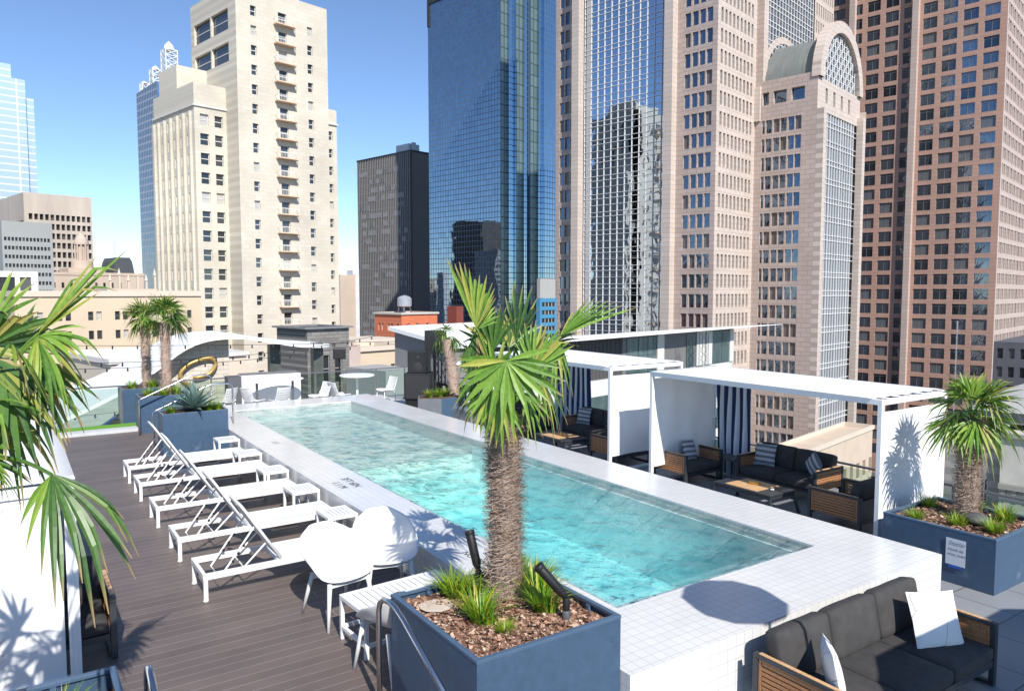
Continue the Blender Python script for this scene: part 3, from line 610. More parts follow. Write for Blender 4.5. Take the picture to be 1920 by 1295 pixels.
shell_chair('white shell armchair left of the long table, in full sun',(3.10,8.22,ZD),R(188))
shell_chair('white shell armchair against the pool wall, shaded by the palm',(3.80,8.42,ZD),R(168))
shell_chair('white shell armchair half hidden behind the big palm planter',(3.12,6.66,ZD),R(8))
# ---- cushions, sofas
def pad(mb,x0,x1,y0,y1,z0,z1,tilt=0,puff=.02,r=.045,n=8):
    """soft cushion: rounded box with a crowned face"""
    cx,cy,cz=(x0+x1)/2,(y0+y1)/2,(z0+z1)/2; hx,hy,hz=(x1-x0)/2,(y1-y0)/2,(z1-z0)/2; ca,sa=math.cos(tilt),math.sin(tilt)
    b=bmesh.new(); bmesh.ops.create_cube(b,size=2); bmesh.ops.subdivide_edges(b,edges=b.edges,cuts=n,use_grid_fill=True)
    vs=[]
    for v in b.verts:
        p=Vector(v.co); q=Vector((p.x*hx,p.y*hy,p.z*hz)); inn=Vector((max(-hx+r,min(hx-r,q.x)),max(-hy+r,min(hy-r,q.y)),max(-hz+r,min(hz-r,q.z)))); d_=q-inn
        if d_.length>1e-6: q=inn+d_.normalized()*min(d_.length,r)
        k=[1-abs(p.x)**3,1-abs(p.y)**3,1-abs(p.z)**3]
        if hz<=hy: q.z+=math.copysign(puff*k[0]*k[1],p.z)*(abs(p.z)>.5)
        else: q.y+=math.copysign(puff*k[0]*k[2],p.y)*(abs(p.y)>.5)
        q.z+=.006*noise.noise(q*5+Vector((cx*3,cy,0)))
        y_=q.y*ca-q.z*sa; z_=q.y*sa+q.z*ca; vs.append((cx+q.x,cy+y_,cz+z_))
    b.verts.ensure_lookup_table(); fs=[tuple(v.index for v in f.verts) for f in b.faces]; b.free(); mb.add(vs,fs); return mb
def sofa(name,cat,label,W,D,seats,loc,rz,group=None,AH=.66,SH=.40,BH=.88,light=False,legs=True):
    rt=thing(name,label,cat,loc,rz,group); fm=FRAME; t_=.065
    for sx in (0,1):
        x0=0 if sx==0 else W-t_; x1=x0+t_; a=MB()
        a.box(x0,x1,0,.055,.04,AH-.04); a.box(x0,x1,D-.055,D,.04,AH-.04); a.box(x0,x1,.001,D-.001,AH-.04,AH); a.box(x0,x1,0,D,0,.04); a.build('arm_frame',fm,rt,bevel=.006)
        pn=MB(); z0,z1=.26,AH-.045; n=7; h=(z1-z0-.03)/n; xo=x0+.012 ; xi=x1-.012
        for i in range(n): pn.box(xo+.004,xi-.004,.095,D-.095,z0+.015+h*i+.008,z0+.015+h*(i+1)-.004)
        pn.box(xo,xi,.06,.09,z0,z1); pn.box(xo,xi,D-.09,D-.06,z0,z1); pn.box(xo,xi,.09,D-.09,z1-.015,z1); pn.box(xo,xi,.09,D-.09,z0,z0+.015)
        pn.build('slat_panel',TEAK,rt,bevel=.002)
        cp=MB(); cp.box(x0+.01,x1-.01,.06,D-.06,AH+.0005,AH+.010); cp.build('arm_cap',TEAKP,rt,bevel=.003)
    f=MB(); f.box(t_,W-t_,.01,.06,.20,.27); f.box(t_,W-t_,D-.06,D-.01,.20,.27); f.box(t_,W-t_,D-.05,D-.01,.27,.60)
    for i in range(5): f.box(t_,W-t_,.10+i*(D-.22)/5,.10+i*(D-.22)/5+.08,.235,.262)
    f.build('seat_frame',fm,rt,bevel=.004)
    w_=(W-2*t_-.02)/seats
    for i in range(seats):
        x0=t_+.01+w_*i
        c=MB(); pad(c,x0+.003,x0+w_-.003,-.01,D-.16,.27,SH+.03,0,.018); c.build('seat_cushion',GREYF,rt,smooth=True)
        b=MB(); pad(b,x0+.004,x0+w_-.004,D-.27,D-.08,SH+.0,BH,R(-12),.03,.06); b.build('back_cushion',GREYF,rt,smooth=True)
    return rt
SOFA=sofa('sofa','sofa','three seat charcoal sofa with teak slat arms in front of the near pool wall',2.62,1.02,3,(5.72,3.36,ZT),0,'outdoor sofas',AH=.66,BH=.90)
# wave striped pillows
def pillowmat(name,base,dark,kind):
    m,t,p,o=newmat(name); v=coords(t); n=nz(t,v,6,3)
    if kind=='stripe':
        sp=t.nodes.new('ShaderNodeSeparateXYZ'); t.links.new(v,sp.inputs[0]); a=t.nodes.new('ShaderNodeMath'); a.operation='MULTIPLY_ADD'; t.links.new(n.outputs[0],a.inputs[0]); a.inputs[1].default_value=.03; t.links.new(sp.outputs[2],a.inputs[2])
        k=t.nodes.new('ShaderNodeMath'); k.operation='MULTIPLY'; t.links.new(a.outputs[0],k.inputs[0]); k.inputs[1].default_value=58
        s=t.nodes.new('ShaderNodeMath'); s.operation='SINE'; t.links.new(k.outputs[0],s.inputs[0])
        mr=t.nodes.new('ShaderNodeMapRange'); mr.inputs[1].default_value=-1; t.links.new(s.outputs[0],mr.inputs[0])
        c=rmp(t,mr.outputs[0],[(.25,dark),(.5,tuple((x+y)/2 for x,y in zip(base,dark))),(.75,base)])
    else:
        vo=t.nodes.new('ShaderNodeTexVoronoi'); vo.feature='DISTANCE_TO_EDGE'; vo.inputs['Scale'].default_value=2.6; t.links.new(v,vo.inputs['Vector'])
        c=rmp(t,vo.outputs['Distance'],[(0,dark),(.006,dark),(.012,base)])
    t.links.new(c,p.inputs['Base Color']); p.inputs['Roughness'].default_value=.85; bump(t,p,nz(t,v,120,2).outputs[0],.15,.004); return m
PST=pillowmat('striped_pillow_fabric',(.52,.53,.56),(.16,.165,.18),'stripe'); PWH=pillowmat('line_print_pillow_fabric',(.80,.79,.77),(.36,.35,.34),'lines')
def pillow(label,loc,rot,S=.46,mat=PST,group=None,th=.075):
    mb=MB(); N=14
    for sg in (1,-1):
        def P(u,v):
            U,V=2*u-1,2*v-1; k=(max(0,1-U*U)*max(0,1-V*V))**.42; pin=1-.07*(1-abs(U*V))*(abs(U)**3+abs(V)**3)*.8
            return (U*S/2*pin, sg*(th*k+.001)+.006*noise.noise(Vector((U*3,V*3,loc[0])))*k, V*S/2*pin)
        mb.grid(P,N,N)
    o=mb.build('throw_pillow',mat,None,loc,smooth=True); o.rotation_euler=rot; return tag(o,label,'pillow',group)
pillow('white throw pillow with thin crossing lines, upright at the right end of the near sofa',(7.86,3.76,ZT+.66),(R(-24),R(3),R(-22)),.58,PWH,'throw pillows on the near sofa')
pillow('white throw pillow seen edge on at the left end of the near sofa',(6.02,3.74,ZT+.64),(R(-12),R(4),R(42)),.54,PWH,'throw pillows on the near sofa')
# ---- cabana lounge sets
def coffee(loc,label,group):
    rt=thing('coffee_table',label,'coffee table',loc,0,group); W,D,H=.76,1.30,.42
    f=MB(); f.box(0,W,0,D,H-.03,H-.004); f.box(.02,W-.02,0.02,D-.02,H-.09,H-.031); f.build('table_top',FRAME,rt,bevel=.004)
    i_=MB()
    for k in range(6): i_.box(.05,W-.05,.34+k*.12,.34+k*.12+.117,H-.0035,H+.004)
    i_.build('teak_inlay',TEAKP,rt)
    for x,y,dx,dy in ((.03,.03,-.05,-.09),(W-.03,.03,.05,-.09),(.03,D-.03,-.05,.09),(W-.03,D-.03,.05,.09)): l=MB(); l.bar((x+dx,y+dy,0),(x,y,H-.092),.05,.05,up=(0,1,0)); l.build('leg',FRAME,rt,bevel=.003)
    c=MB(); c.box(-.07,.07,-.03,.03,0,.045); c.box(-.072,.072,-.032,.032,.045,.05)
    return rt
SET=[('right hand','nearer',0.),('left hand','farther',5.95)]
for (nm,nf,dy) in SET:
    A='armchairs under the cabanas'
    sofa('armchair','armchair',f'teak slat armchair by the far canvas wall of the {nm} cabana' if dy==0 else 'teak slat armchair behind the big palm fronds under the left hand cabana',1.16,.98,1,(11.60,10.66+dy,ZT),0,A)
    sofa('armchair','armchair',f'teak slat armchair at the near end of the {nm} cabana',1.10,.98,1,(12.64,7.76+dy,ZT),R(180),A)
    sofa('sofa','sofa',f'black cushioned two seat sofa at the back of the {nm} cabana',1.86,.92,2,(12.58,10.16+dy,ZT),R(-90),'outdoor sofas')
    ct=coffee((11.20,8.28+dy,ZT),f'low grey coffee table with pale teak inlay under the {nm} cabana','coffee tables under the cabanas')
    b=MB(); b.box(-.10,.10,-.03,.03,0,.05); tag(b.build('brass_box',GOLD,None,(11.62,8.95+dy,ZT+.425),R(-70),bevel=.004),f'brass box on the coffee table of the {nm} cabana','box','brass boxes on the coffee tables')
    pillow(f'grey striped pillow at the left end of the {nm} cabana sofa',(13.08,9.82+dy,ZT+.66),(R(-14),0,R(-78)),.46,PST,'striped pillows under the cabanas')
    pillow(f'grey striped pillow tipped on its corner at the right of the {nm} cabana sofa',(13.05,8.66+dy,ZT+.68),(R(-14),R(38),R(-120)),.40,PST,'striped pillows under the cabanas')
pillow('grey striped pillow leaning on the armchair next to the white canvas wall',(12.20,11.12,ZT+.64),(R(-20),R(5),R(8)),.44,PST,'striped pillows under the cabanas')
nk=MB(); nk.box(-.03,.03,-.03,.03,0,.03); tag(nk.build('napkin',WSHELL,None,(11.55,8.50,ZT+.422),R(20),bevel=.01),'small white napkin pack on the coffee table of the right hand cabana','napkin')
et=slat_table(.50,.50,.50,5,'grey end table between the white canvas wall and the black sofa'); et.location=(12.75,10.35,ZT)
for k_ in et.children:
    k_.data=k_.data.copy(); k_.data.materials[0]=LFRAME
# ---- cabanas
def stripemat():
    m,t,p,o=newmat('navy_white_stripe_fabric'); a=t.nodes.new('ShaderNodeAttribute'); a.attribute_name='t'
    c=rmp(t,a.outputs['Fac'],[(0,(.02,.055,.16)),(.5,(.70,.73,.80))]); t.nodes[c.node.name].color_ramp.interpolation='CONSTANT'
    t.links.new(c,p.inputs['Base Color']); p.inputs['Roughness'].default_value=.8; return m
STRIPE=stripemat()
def curtain_mesh(p0,p1,z0,z1,stripes,amp,waves,taper=0.,seed=0):
    mb=MB(); p0=Vector(p0); p1=Vector(p1); d_=(p1-p0); L=d_.length; d_.normalize(); nrm=Vector((-d_.y,d_.x,0)); per=8
    for i in range(stripes):
        vs=[]
        for k in range(per+1):
            s=(i+k/per)/stripes
            for j in range(9):
                v=j/8; z=z0+(z1-z0)*v; q=s+taper*(1-v)*(s-.2)*.5
                off=amp*(1+.4*(1-v))*math.sin(2*math.pi*waves*s+.4*math.sin(3*v+seed))+.02*math.sin(7*s+5*v)
                p=p0+d_*L*q+nrm*off; vs.append((p.x,p.y,z))
        mb.add(vs,[(k*9+j,(k+1)*9+j,(k+1)*9+j+1,k*9+j+1) for k in range(per) for j in range(8)],0,[float(i%2)]*len(vs))
    return mb
def canvas_panel(rt,name,p0,p1,z0,z1,seed=0,amp=.012,mat=None):
    mb=MB(); p0=Vector((*p0,0)); p1=Vector((*p1,0)); d_=(p1-p0); nn=Vector((-d_.y,d_.x,0)).normalized()
    mb.grid(lambda u,v:tuple(p0+d_*u+nn*amp*(noise.noise(Vector((u*5+seed,v*1.2,seed)))*2+math.sin(u*19+v)*.4)+Vector((0,0,z0+(z1-z0)*v+ (.02*math.sin(u*5) if v==0 else 0)))),30,16)
    return mb.build(name,mat or CANVAS,rt,smooth=True)
def cabana(label,x0,x1,y0,y1,zf,zt,group):
    rt=thing('cabana',label,'cabana',(0,0,0),0,group); w_=.075
    for x in (x0+w_/2,x1-w_/2):
        for y in (y0+w_/2,y1-w_/2): p=MB(); p.box(x-w_/2,x+w_/2,y-w_/2,y+w_/2,zf,zt-.101); p.build('post',WHITE,rt,bevel=.005)
    b=MB(); b.box(x0,x1,y0,y0+w_,zt-.10,zt-.01); b.box(x0,x1,y1-w_,y1,zt-.10,zt-.01); b.box(x0,x0+w_,y0+w_,y1-w_,zt-.10,zt-.01); b.box(x1-w_,x1,y0+w_,y1-w_,zt-.10,zt-.01)
    for k in range(1,5): y=y0+(y1-y0)*k/5; b.box(x0+w_,x1-w_,y-.03,y+.03,zt-.09,zt-.03)
    b.box(x0+w_,x1-w_,y0+.005,y0+.06,zf,zf+.05); b.box(x0+w_,x1-w_,y1-.06,y1-.005,zf,zf+.05)
    b.build('roof_frame',WHITE,rt,bevel=.006)
    c=MB(); c.grid(lambda u,v:(x0-.02+(x1-x0+.04)*u,y0+.16+(y1-y0-.15)*v,zt+.004+.012*math.sin(math.pi*v*5)**2*math.sin(math.pi*u)),12,40); cc=c.build('roof_canvas',FABW,rt,smooth=True); m_=cc.modifiers.new('s','SOLIDIFY'); m_.thickness=.012
    s=MB()
    for k in range(6): xx=x0+.12+(x1-x0-.3)*k/5; s.box(xx,xx+.10,y0-.004,y0+.17,zt+.0,zt+.008)
    s.build('roof_strap',FABW,rt)
    return rt
c1=cabana('white framed cabana with a flat canvas roof beside the right hand planter',11.20,13.22,6.28,11.34,ZT,1.65,'white cabanas along the terrace edge')
canvas_panel(c1,'end_panel',(11.27,6.30),(13.15,6.30),ZT+.18,1.44,1)
canvas_panel(c1,'far_panel',(11.27,11.28),(13.15,11.28),ZT+.35,1.50,2,.02)
curtain_mesh((13.17,11.20,0),(13.17,10.28,0),ZT+.02,1.54,9,.05,4.5,.0,1).build('striped_curtain',STRIPE,c1,smooth=True)
w1=MB(); w1.tube([(13.12,11.22,1.5),(13.12,11.22,-.3)],.004,5); w1.box(13.09,13.15,11.19,11.25,.25,.50); w1.box(13.09,13.15,11.19,11.25,-.28,.0); w1.build('blind_weight',WSHELL,c1)
c2=cabana('white framed cabana with a flat canvas roof behind the big palm',11.12,13.45,12.50,17.50,ZT,1.65,'white cabanas along the terrace edge')
canvas_panel(c2,'end_panel',(11.19,12.52),(13.38,12.52),ZT+.35,1.44,5)
curtain_mesh((13.40,17.35,0),(13.40,15.9,0),ZT+.02,1.54,13,.06,6.5,.0,3).build('striped_curtain',STRIPE,c2,smooth=True)
c3=cabana('white cabana at the left edge, its canvas wall crossed by palm shadows',-3.2,.47,8.27,15.9,ZD,1.47,'white cabanas along the wood deck')
canvas_panel(c3,'end_panel',(-3.12,8.30),(.345,8.30),ZD+.02,1.40,7,.01,FABW); canvas_panel(c3,'corner_panel',(.375,8.262),(.475,8.262),ZD+.02,1.40,8,.004,FABW)
sofa('armchair','armchair','dark armchair with a teak arm, mostly hidden by the left cabana wall',1.10,.95,1,(-.28,8.55,ZD),0,A)

# ---- parasols standing just outside the view; they throw the round shadows on the coping and the sofa
def parasol(label,x,y,z,rad):
    rt=thing('parasol',label,'parasol',(x,y,ZT),0,'parasols beside the near sofa'); n=10; h=z-ZT
    c=MB(); hr=.16*rad; c.add([(hr*math.cos(2*math.pi*k/n),hr*math.sin(2*math.pi*k/n),h+.40) for k in range(n)]+[(rad*math.cos(2*math.pi*k/n),rad*math.sin(2*math.pi*k/n),h) for k in range(n)]+[(rad*math.cos(2*math.pi*k/n),rad*math.sin(2*math.pi*k/n),h-.14) for k in range(n)],[(k,n+k,n+(k+1)%n,(k+1)%n) for k in range(n)]+[(n+k,2*n+k,2*n+(k+1)%n,n+(k+1)%n) for k in range(n)])
    cc=c.build('canopy',plain('parasol_cloth',(.10,.16,.28),.8),rt); cc.modifiers.new('s','SOLIDIFY').thickness=.01
    p=MB(); p.tube([(0,0,0),(0,0,h+.4)],.02,10); p.lathe([(.35,0),(.35,.06),(.05,.08)],20); p.build('pole',FRAME,rt)
parasol('smaller navy parasol whose shadow falls on the pool coping',5.62,1.36,3.4,.52)
parasol('larger navy parasol whose shadow falls along the front of the near sofa',6.95,-.80,2.4,1.75)
parasol('outermost navy parasol shading the pavers right of the near sofa',9.3,-.8,2.4,1.5)
# ================================================================ FAR END OF THE TERRACE
GLASS=bpy.data.materials.new('clear_glass'); GLASS.use_nodes=True; t=GLASS.node_tree; t.nodes.remove(t.nodes['Principled BSDF'])
o_=t.nodes['Material Output']; a=t.nodes.new('ShaderNodeBsdfTransparent'); a.inputs[0].default_value=(.80,.88,.84,1); g_=t.nodes.new('ShaderNodeBsdfGlossy'); g_.inputs['Roughness'].default_value=.02
f_=t.nodes.new('ShaderNodeFresnel'); f_.inputs[0].default_value=1.35; m_=t.nodes.new('ShaderNodeMixShader'); t.links.new(f_.outputs[0],m_.inputs[0]); t.links.new(a.outputs[0],m_.inputs[1]); t.links.new(g_.outputs[0],m_.inputs[2]); t.links.new(m_.outputs[0],o_.inputs[0])
def glass_rail(label,p0,p1,z0,z1,n,group=None):
    rt=thing('glass_railing',label,'railing',(0,0,0),0,group); a=Vector((*p0,0)); b=Vector((*p1,0)); d_=b-a; nn=Vector((-d_.y,d_.x,0)).normalized()
    for i in range(n):
        q0=a+d_*(i/n)+d_.normalized()*.04; q1=a+d_*((i+1)/n)-d_.normalized()*.04; m=MB(); m.bar(q0+Vector((0,0,(z0+z1)/2)),q1+Vector((0,0,(z0+z1)/2)),.012,z1-z0-.08); m.build('glass_panel',GLASS,rt)
    for i in range(n+1): q=a+d_*(i/n); m=MB(); m.box(q.x-.02,q.x+.02,q.y-.02,q.y+.02,z0,z1); m.build('post',LFRAME,rt)
    m=MB(); m.bar(a+Vector((0,0,z1+.02)),b+Vector((0,0,z1+.02)),.05,.04); m.build('top_rail',LFRAME,rt); return rt
glass_rail('long glass railing across the far end of the terrace behind the white chairs',(4.45,26.6),(14.1,26.6),ZT,.36,8,'glass railings')
glass_rail('glass railing along the outer edge behind the cabanas',(14.15,-2),(14.15,26.5),ZT,-.22,20,'glass railings')
glass_rail('glass screen beyond the green turf strip at the left',(-2.5,23.85),(2.6,23.85),ZD-.2,.62,3,'glass railings')
# perforated white chairs
def mesh_chair():
    rt=thing('garden_chair','','chair',(0,0,0),0,'white perforated chairs at the far end of the pool')
    def P(u,v):
        U=2*u-1; prof=[(.24,.45),(.10,.455),(-.12,.43),(-.22,.47),(-.27,.60),(-.33,.76),(-.37,.90)]; q=v*6; i=min(int(q),5); s=q-i
        y=prof[i][0]*(1-s)+prof[i+1][0]*s; z=prof[i][1]*(1-s)+prof[i+1][1]*s; return (U*(.25-.03*v),y+.05*abs(U)**3*(v>.5),z+.05*abs(U)**4*(v<.6))
    s=MB(); nu,nv=14,24; pts=[[P(i/nu,j/nv) for j in range(nv+1)] for i in range(nu+1)]; vs=[p for r in pts for p in r]
    fs=[(i*(nv+1)+j,(i+1)*(nv+1)+j,(i+1)*(nv+1)+j+1,i*(nv+1)+j+1) for i in range(nu) for j in range(nv) if not (0<i<nu-1 and 0<j<nv-1 and i%2==1 and j%2==1)]
    s.add(vs,fs); so_=s.build('shell',WSHELL,rt); m_=so_.modifiers.new('s','SOLIDIFY'); m_.thickness=.02
    for x,y in ((-.21,.2),(.21,.2),(-.2,-.2),(.2,-.2)): l=MB(); l.tube([(x,y,.44),(x*1.15,y*1.25,0)],[.02,.014],8); l.build('leg',WSHELL,rt)
    return rt
mc=mesh_chair(); CH=[(6.35,24.0,R(-60),'white perforated chair at the left end of the oval bar table'),(7.05,23.6,R(10),'white perforated chair turned sideways in front of the oval bar table'),(8.45,23.9,R(105),'white perforated chair right of the oval bar table'),(9.15,23.8,R(-80),'white perforated chair between the two white tables'),(10.95,24.1,R(100),'white perforated chair right of the round table'),(5.55,24.3,R(30),'white perforated chair nearest the steel handrails')]
for i,(x,y,rz,lb) in enumerate(CH):
    if i==0: mc.location=(x,y,ZT+.14); mc.rotation_euler=(0,0,rz); mc['label']=lb; mc.scale=(1.05,)*3
    else: dup(mc,(x,y,ZT+.14),rz,lb)
pf=MB(); pf.box(4.6,11.8,22.9,26.5,ZT+.003,ZT+.14); struct(pf.build('terrace_platform',plain('pale_platform_paver',(.5,.5,.49),.7)))
def bar_table(name,label,loc,rx,ry,H,rz=0):
    rt=thing(name,label,'table',loc,rz,'white tables at the far end of the pool'); t_=MB(); N=36
    for k,(q,z) in enumerate(((0.97,H-.05),(1,H-.04),(1,H-.01),(.99,H))): pass
    vs=[];
    for q,z in ((.96,H-.05),(1,H-.04),(1,H-.008),(.99,H)): vs+=[(rx*q*math.cos(2*math.pi*k/N),ry*q*math.sin(2*math.pi*k/N),z) for k in range(N)]
    fs=[(i*N+k,i*N+(k+1)%N,(i+1)*N+(k+1)%N,(i+1)*N+k) for i in range(3) for k in range(N)]+[tuple(range(N))[::-1],tuple(3*N+k for k in range(N))]
    t_.add(vs,fs); t_.build('tabletop',WHITE,rt)
    for sx in ((-1,1) if rx>.7 else (0,)):
        l=MB(); l.lathe([(.20,0),(.20,.015),(.04,.03),(.04,H-.051)],14,(sx*rx*.62,0)); l.build('pedestal',LFRAME if rx>.7 else WHITE,rt,smooth=False)
    return rt
bar_table('oval_table','long white oval table in front of the marble bar',(7.2,24.55,ZT+.14),.98,.42,1.07,R(6))
bar_table('round_table','round white table near the black loudspeakers',(10.0,24.4,ZT+.14),.60,.60,1.07)
MARB=plain('white_marble',(.78,.77,.75),.3,var=.06,scale=1.6)
br=thing('outdoor_bar','white marble bar block behind the oval table','bar counter',(6.35,25.4,ZT),R(-4)); q=MB(); q.box(0,1.95,0,.75,0,1.30); q.build('body',MARB,br,bevel=.01); q=MB(); q.box(-.42,-.004,.02,.72,0,1.26); q.build('side_cabinet',plain('dark_vented_steel',(.10,.10,.11),.5),br)
q=MB(); q.box(.02,1.93,.02,.73,1.3005,1.32); q.build('worktop',STONEG,br)
# loudspeakers, truss, notice planter
sp=thing('loudspeaker','big black loudspeaker stack, lower bass cabinet','loudspeaker',(11.25,22.1,ZT),R(-38),'black loudspeakers beside the palm')
q=MB(); q.box(-.45,.45,-.35,.35,.55,1.42); q.build('cabinet',BLACK,sp,bevel=.02); q=MB(); q.box(-.40,.40,-.362,-.352,.60,1.37); q.build('grille',BLKM,sp); q=MB(); q.box(-.42,.42,-.3,.3,0,.548); q.build('plinth',BLACK,sp)
sp=thing('loudspeaker','narrower black loudspeaker standing on top of the bass cabinet','loudspeaker',(11.25,22.1,ZT+1.422),R(-38),'black loudspeakers beside the palm')
q=MB(); q.box(-.34,.34,-.28,.28,0,.72); q.build('cabinet',BLACK,sp,bevel=.02); q=MB(); q.lathe([(.14,0),(.15,.012),(.06,.02)],20); o=q.build('driver_cone',BLKM,sp,(0,-.281,.22)); o.rotation_euler=(R(90),0,0); q=MB(); q.lathe([(.06,0),(.065,.01),(.02,.015)],16); o=q.build('driver_cone',BLKM,sp,(0,-.281,.52)); o.rotation_euler=(R(90),0,0)
sp=thing('light_box','black box light on the roof edge left of the loudspeakers','floodlight',(10.6,27.6,.75),R(-20)); q=MB(); q.box(-.24,.24,-.2,.2,0,.42); q.build('housing',BLACK,sp,bevel=.03); q=MB(); q.tube([(0,0,-1.5),(0,0,0)],.03,8); q.build('post',BLACK,sp)
def truss(label,loc,H,w_=.30,mat=BLACK,rz=0,group=None):
    m=MB(); c=[(-w_/2,-w_/2),(w_/2,-w_/2),(w_/2,w_/2),(-w_/2,w_/2)]
    for x,y in c: m.tube([(x,y,0),(x,y,H)],.022,6)
    n=int(H/.38)
    for i in range(n):
        for k in range(4): a=c[k]; b=c[(k+1)%4]; z0,z1=H*i/n,H*(i+1)/n; (a,b)=(a,b) if i%2 else (b,a); m.tube([(*a,z0),(*b,z1)],.011,5)
    o=m.build('truss_tower',mat,None,loc,rz); return tag(o,label,'truss',group)
truss('slim black lattice tower behind the leaning palm',(11.75,21.6,ZT),2.75,.26,group='black lattice towers')
bs=thing('banner_box','tall black box standing above the leaning palm','loudspeaker',(12.25,22.9,ZT),R(-35)); q=MB(); q.box(-.32,.32,-.2,.2,1.95,2.75); q.build('cabinet',BLACK,bs,bevel=.01); q=MB(); q.box(-.05,.05,-.05,.05,0,1.95); q.build('post',BLACK,bs)
hx=thing('planter_box','grey and blue many sided planter under the leaning palm','planter',(11.3,20.6,ZT))
pts=[(-.95,-.15),(-.35,-.55),(.25,-.50),(.75,-.1),(.6,.5),(-.6,.5)]
q=MB(); q.prism(pts,'z',0,.80); n0=len(q.f); q.m[n0-6]=0; q.m[n0-5]=1; q.m[n0-4]=1; q.build('box',[GREYP,NAVYL],hx)
q=MB(); q.prism([(x*.93,y*.93) for x,y in pts],'z',.801,.815); q.build('soil',SOIL,hx)
for i,(x,y,s) in enumerate([(10.75,20.45,.9),(11.05,20.4,1.0),(11.35,20.45,.85)]): clump(x,y,.06,s,['leftmost','middle','rightmost'][i]+' grass clump in the many sided planter under the leaning palm','grass clumps under the leaning palm',i)
lb_=MB(); lb_.lathe([(.14,0),(.15,.04),(.04,.14),(.03,.30)],16); tag(lb_.build('garden_lamp',STONEG,None,(11.35,20.62,.065),smooth=True),'small grey garden lamp in the many sided planter','garden light')
p4=thing('palm_tree','leaning thin palm with a sparse crown beside the loudspeakers','palm tree',(11.72,20.62,.05))
trunk(p4,1.78,.17,.15,(-.22,.05),61,900,1.0,1.); crown(p4,(-.25,.05,1.8),.26,13,63,(-50,60),.46,.020,(9,12),(0,360),[PALM,PALMD],(.5,1.1))
# striding horse statue on a plinth
hs=thing('horse_statue','silver horse statue with a blue back on a low plinth behind the palm fronds','statue',(12.0,18.95,ZT+.62),R(170))
def skin(name,verts,edges,radii,mat,parent,root=0,sub=2):
    me=bpy.data.meshes.new(name); me.from_pydata(verts,edges,[]); me.materials.append(mat); o=bpy.data.objects.new(name,me); sc.collection.objects.link(o); o.parent=parent
    o.modifiers.new('skin','SKIN'); 
    if not me.skin_vertices: me.attributes
    bm=bmesh.new(); bm.from_mesh(me); ly=bm.verts.layers.skin.verify(); bm.verts.ensure_lookup_table()
    for i,v in enumerate(bm.verts): v[ly].radius=radii[i] if isinstance(radii[i],tuple) else (radii[i],radii[i]); v[ly].use_root=(i==root)
    bm.to_mesh(me); bm.free(); m=o.modifiers.new('sub','SUBSURF'); m.levels=sub; m.render_levels=sub; return o
V=[(-.50,0,.98),(-.2,0,.95),(.15,0,.96),(.45,0,1.02),(.62,0,1.25),(.76,0,1.45),(.92,0,1.38),(1.06,0,1.27),
 (.40,.11,.80),(.42,.12,.48),(.36,.12,.24),(.40,.12,.03),(.42,-.11,.80),(.60,-.12,.58),(.66,-.12,.34),(.62,-.12,.08),
 (-.48,.12,.78),(-.40,.13,.56),(-.52,.13,.32),(-.48,.13,.03),(-.50,-.12,.78),(-.60,-.13,.54),(-.76,-.13,.32),(-.72,-.13,.05),(-.66,0,.98),(-.78,0,.75),(-.80,0,.50)]
E_=[(0,1),(1,2),(2,3),(3,4),(4,5),(5,6),(6,7),(3,8),(8,9),(9,10),(10,11),(3,12),(12,13),(13,14),(14,15),(0,16),(16,17),(17,18),(18,19),(0,20),(20,21),(21,22),(22,23),(0,24),(24,25),(25,26)]
Rr=[.20,.20,.19,.19,.13,.10,.085,.055,.10,.052,.038,.045,.10,.052,.038,.045,.13,.07,.042,.045,.13,.07,.042,.045,.05,.05,.03]
skin('body',V,E_,Rr,plain('silver_statue_paint',(.55,.57,.60),.35,var=.15,scale=8),hs)
q=MB(); q.grid(lambda u,v:(-.35+.62*u,.235*math.sin((v-.5)*3.0),.96+.225*math.cos((v-.5)*3.0)),12,14); q.build('blue_blanket',plain('blue_statue_paint',(.06,.14,.38),.4,var=.3,scale=12),hs,smooth=True)
q=MB(); q.tube([(.58,-.0,1.38),(.45,0,1.25),(.38,0,1.12)],[.035,.05,.03],8); q.tube([(.78,0,1.50),(.66,0,1.46),(.58,0,1.38)],[.03,.05,.035],8); q.build('mane',plain('grey_mane',(.25,.26,.28),.6),hs,smooth=True)
for s in (-1,1): q=MB(); q.tube([(.79,s*.05,1.50),(.80,s*.06,1.60)],[.03,.006],6); q.build('ear',STONEG,hs)
pl_=MB(); pl_.box(-.95,.95,-.5,.5,0,.62); tag(pl_.build('plinth',[plain('mirror_plinth',(.45,.47,.5),.2,metal=.7,var=.2)],None,(12.0,18.95,ZT),bevel=.02),'low grey plinth carrying the horse statue','plinth')
# string lights over the far end
def strand(label,pts,n,sag):
    rt=thing('string_lights',label,'string lights',(0,0,0),0,'festoon light strands over the far end'); wire=MB(); P=[]
    a=Vector(pts[0]); b=Vector(pts[1])
    for k in range(n*2+1): s=k/(n*2); P.append(a.lerp(b,s)+Vector((0,0,-sag*4*s*(1-s))))
    wire.tube(P,.008,4); wire.build('wire',BLACK,rt)
    for k in range(1,n*2,2):
        m=MB(); p=P[k]; m.lathe([(.022,p.z-.05),(.024,p.z)],8,(p.x,p.y)); m.lathe([(.01,p.z-.13),(.033,p.z-.09),(.022,p.z-.051)],8,(p.x,p.y)); m.build('bulb',BLKM,rt)
strand('string lights crossing low in front of the curved white roof',((-2,27,1.15),(11.5,28,1.2)),22,.35)
strand('string lights running above the curved white roof',((-2,28.5,1.75),(13,27.5,1.35)),20,.1)
strand('string lights sweeping down towards the black box light',((2,25.5,1.2),(12.6,28.5,1.55)),18,.25)
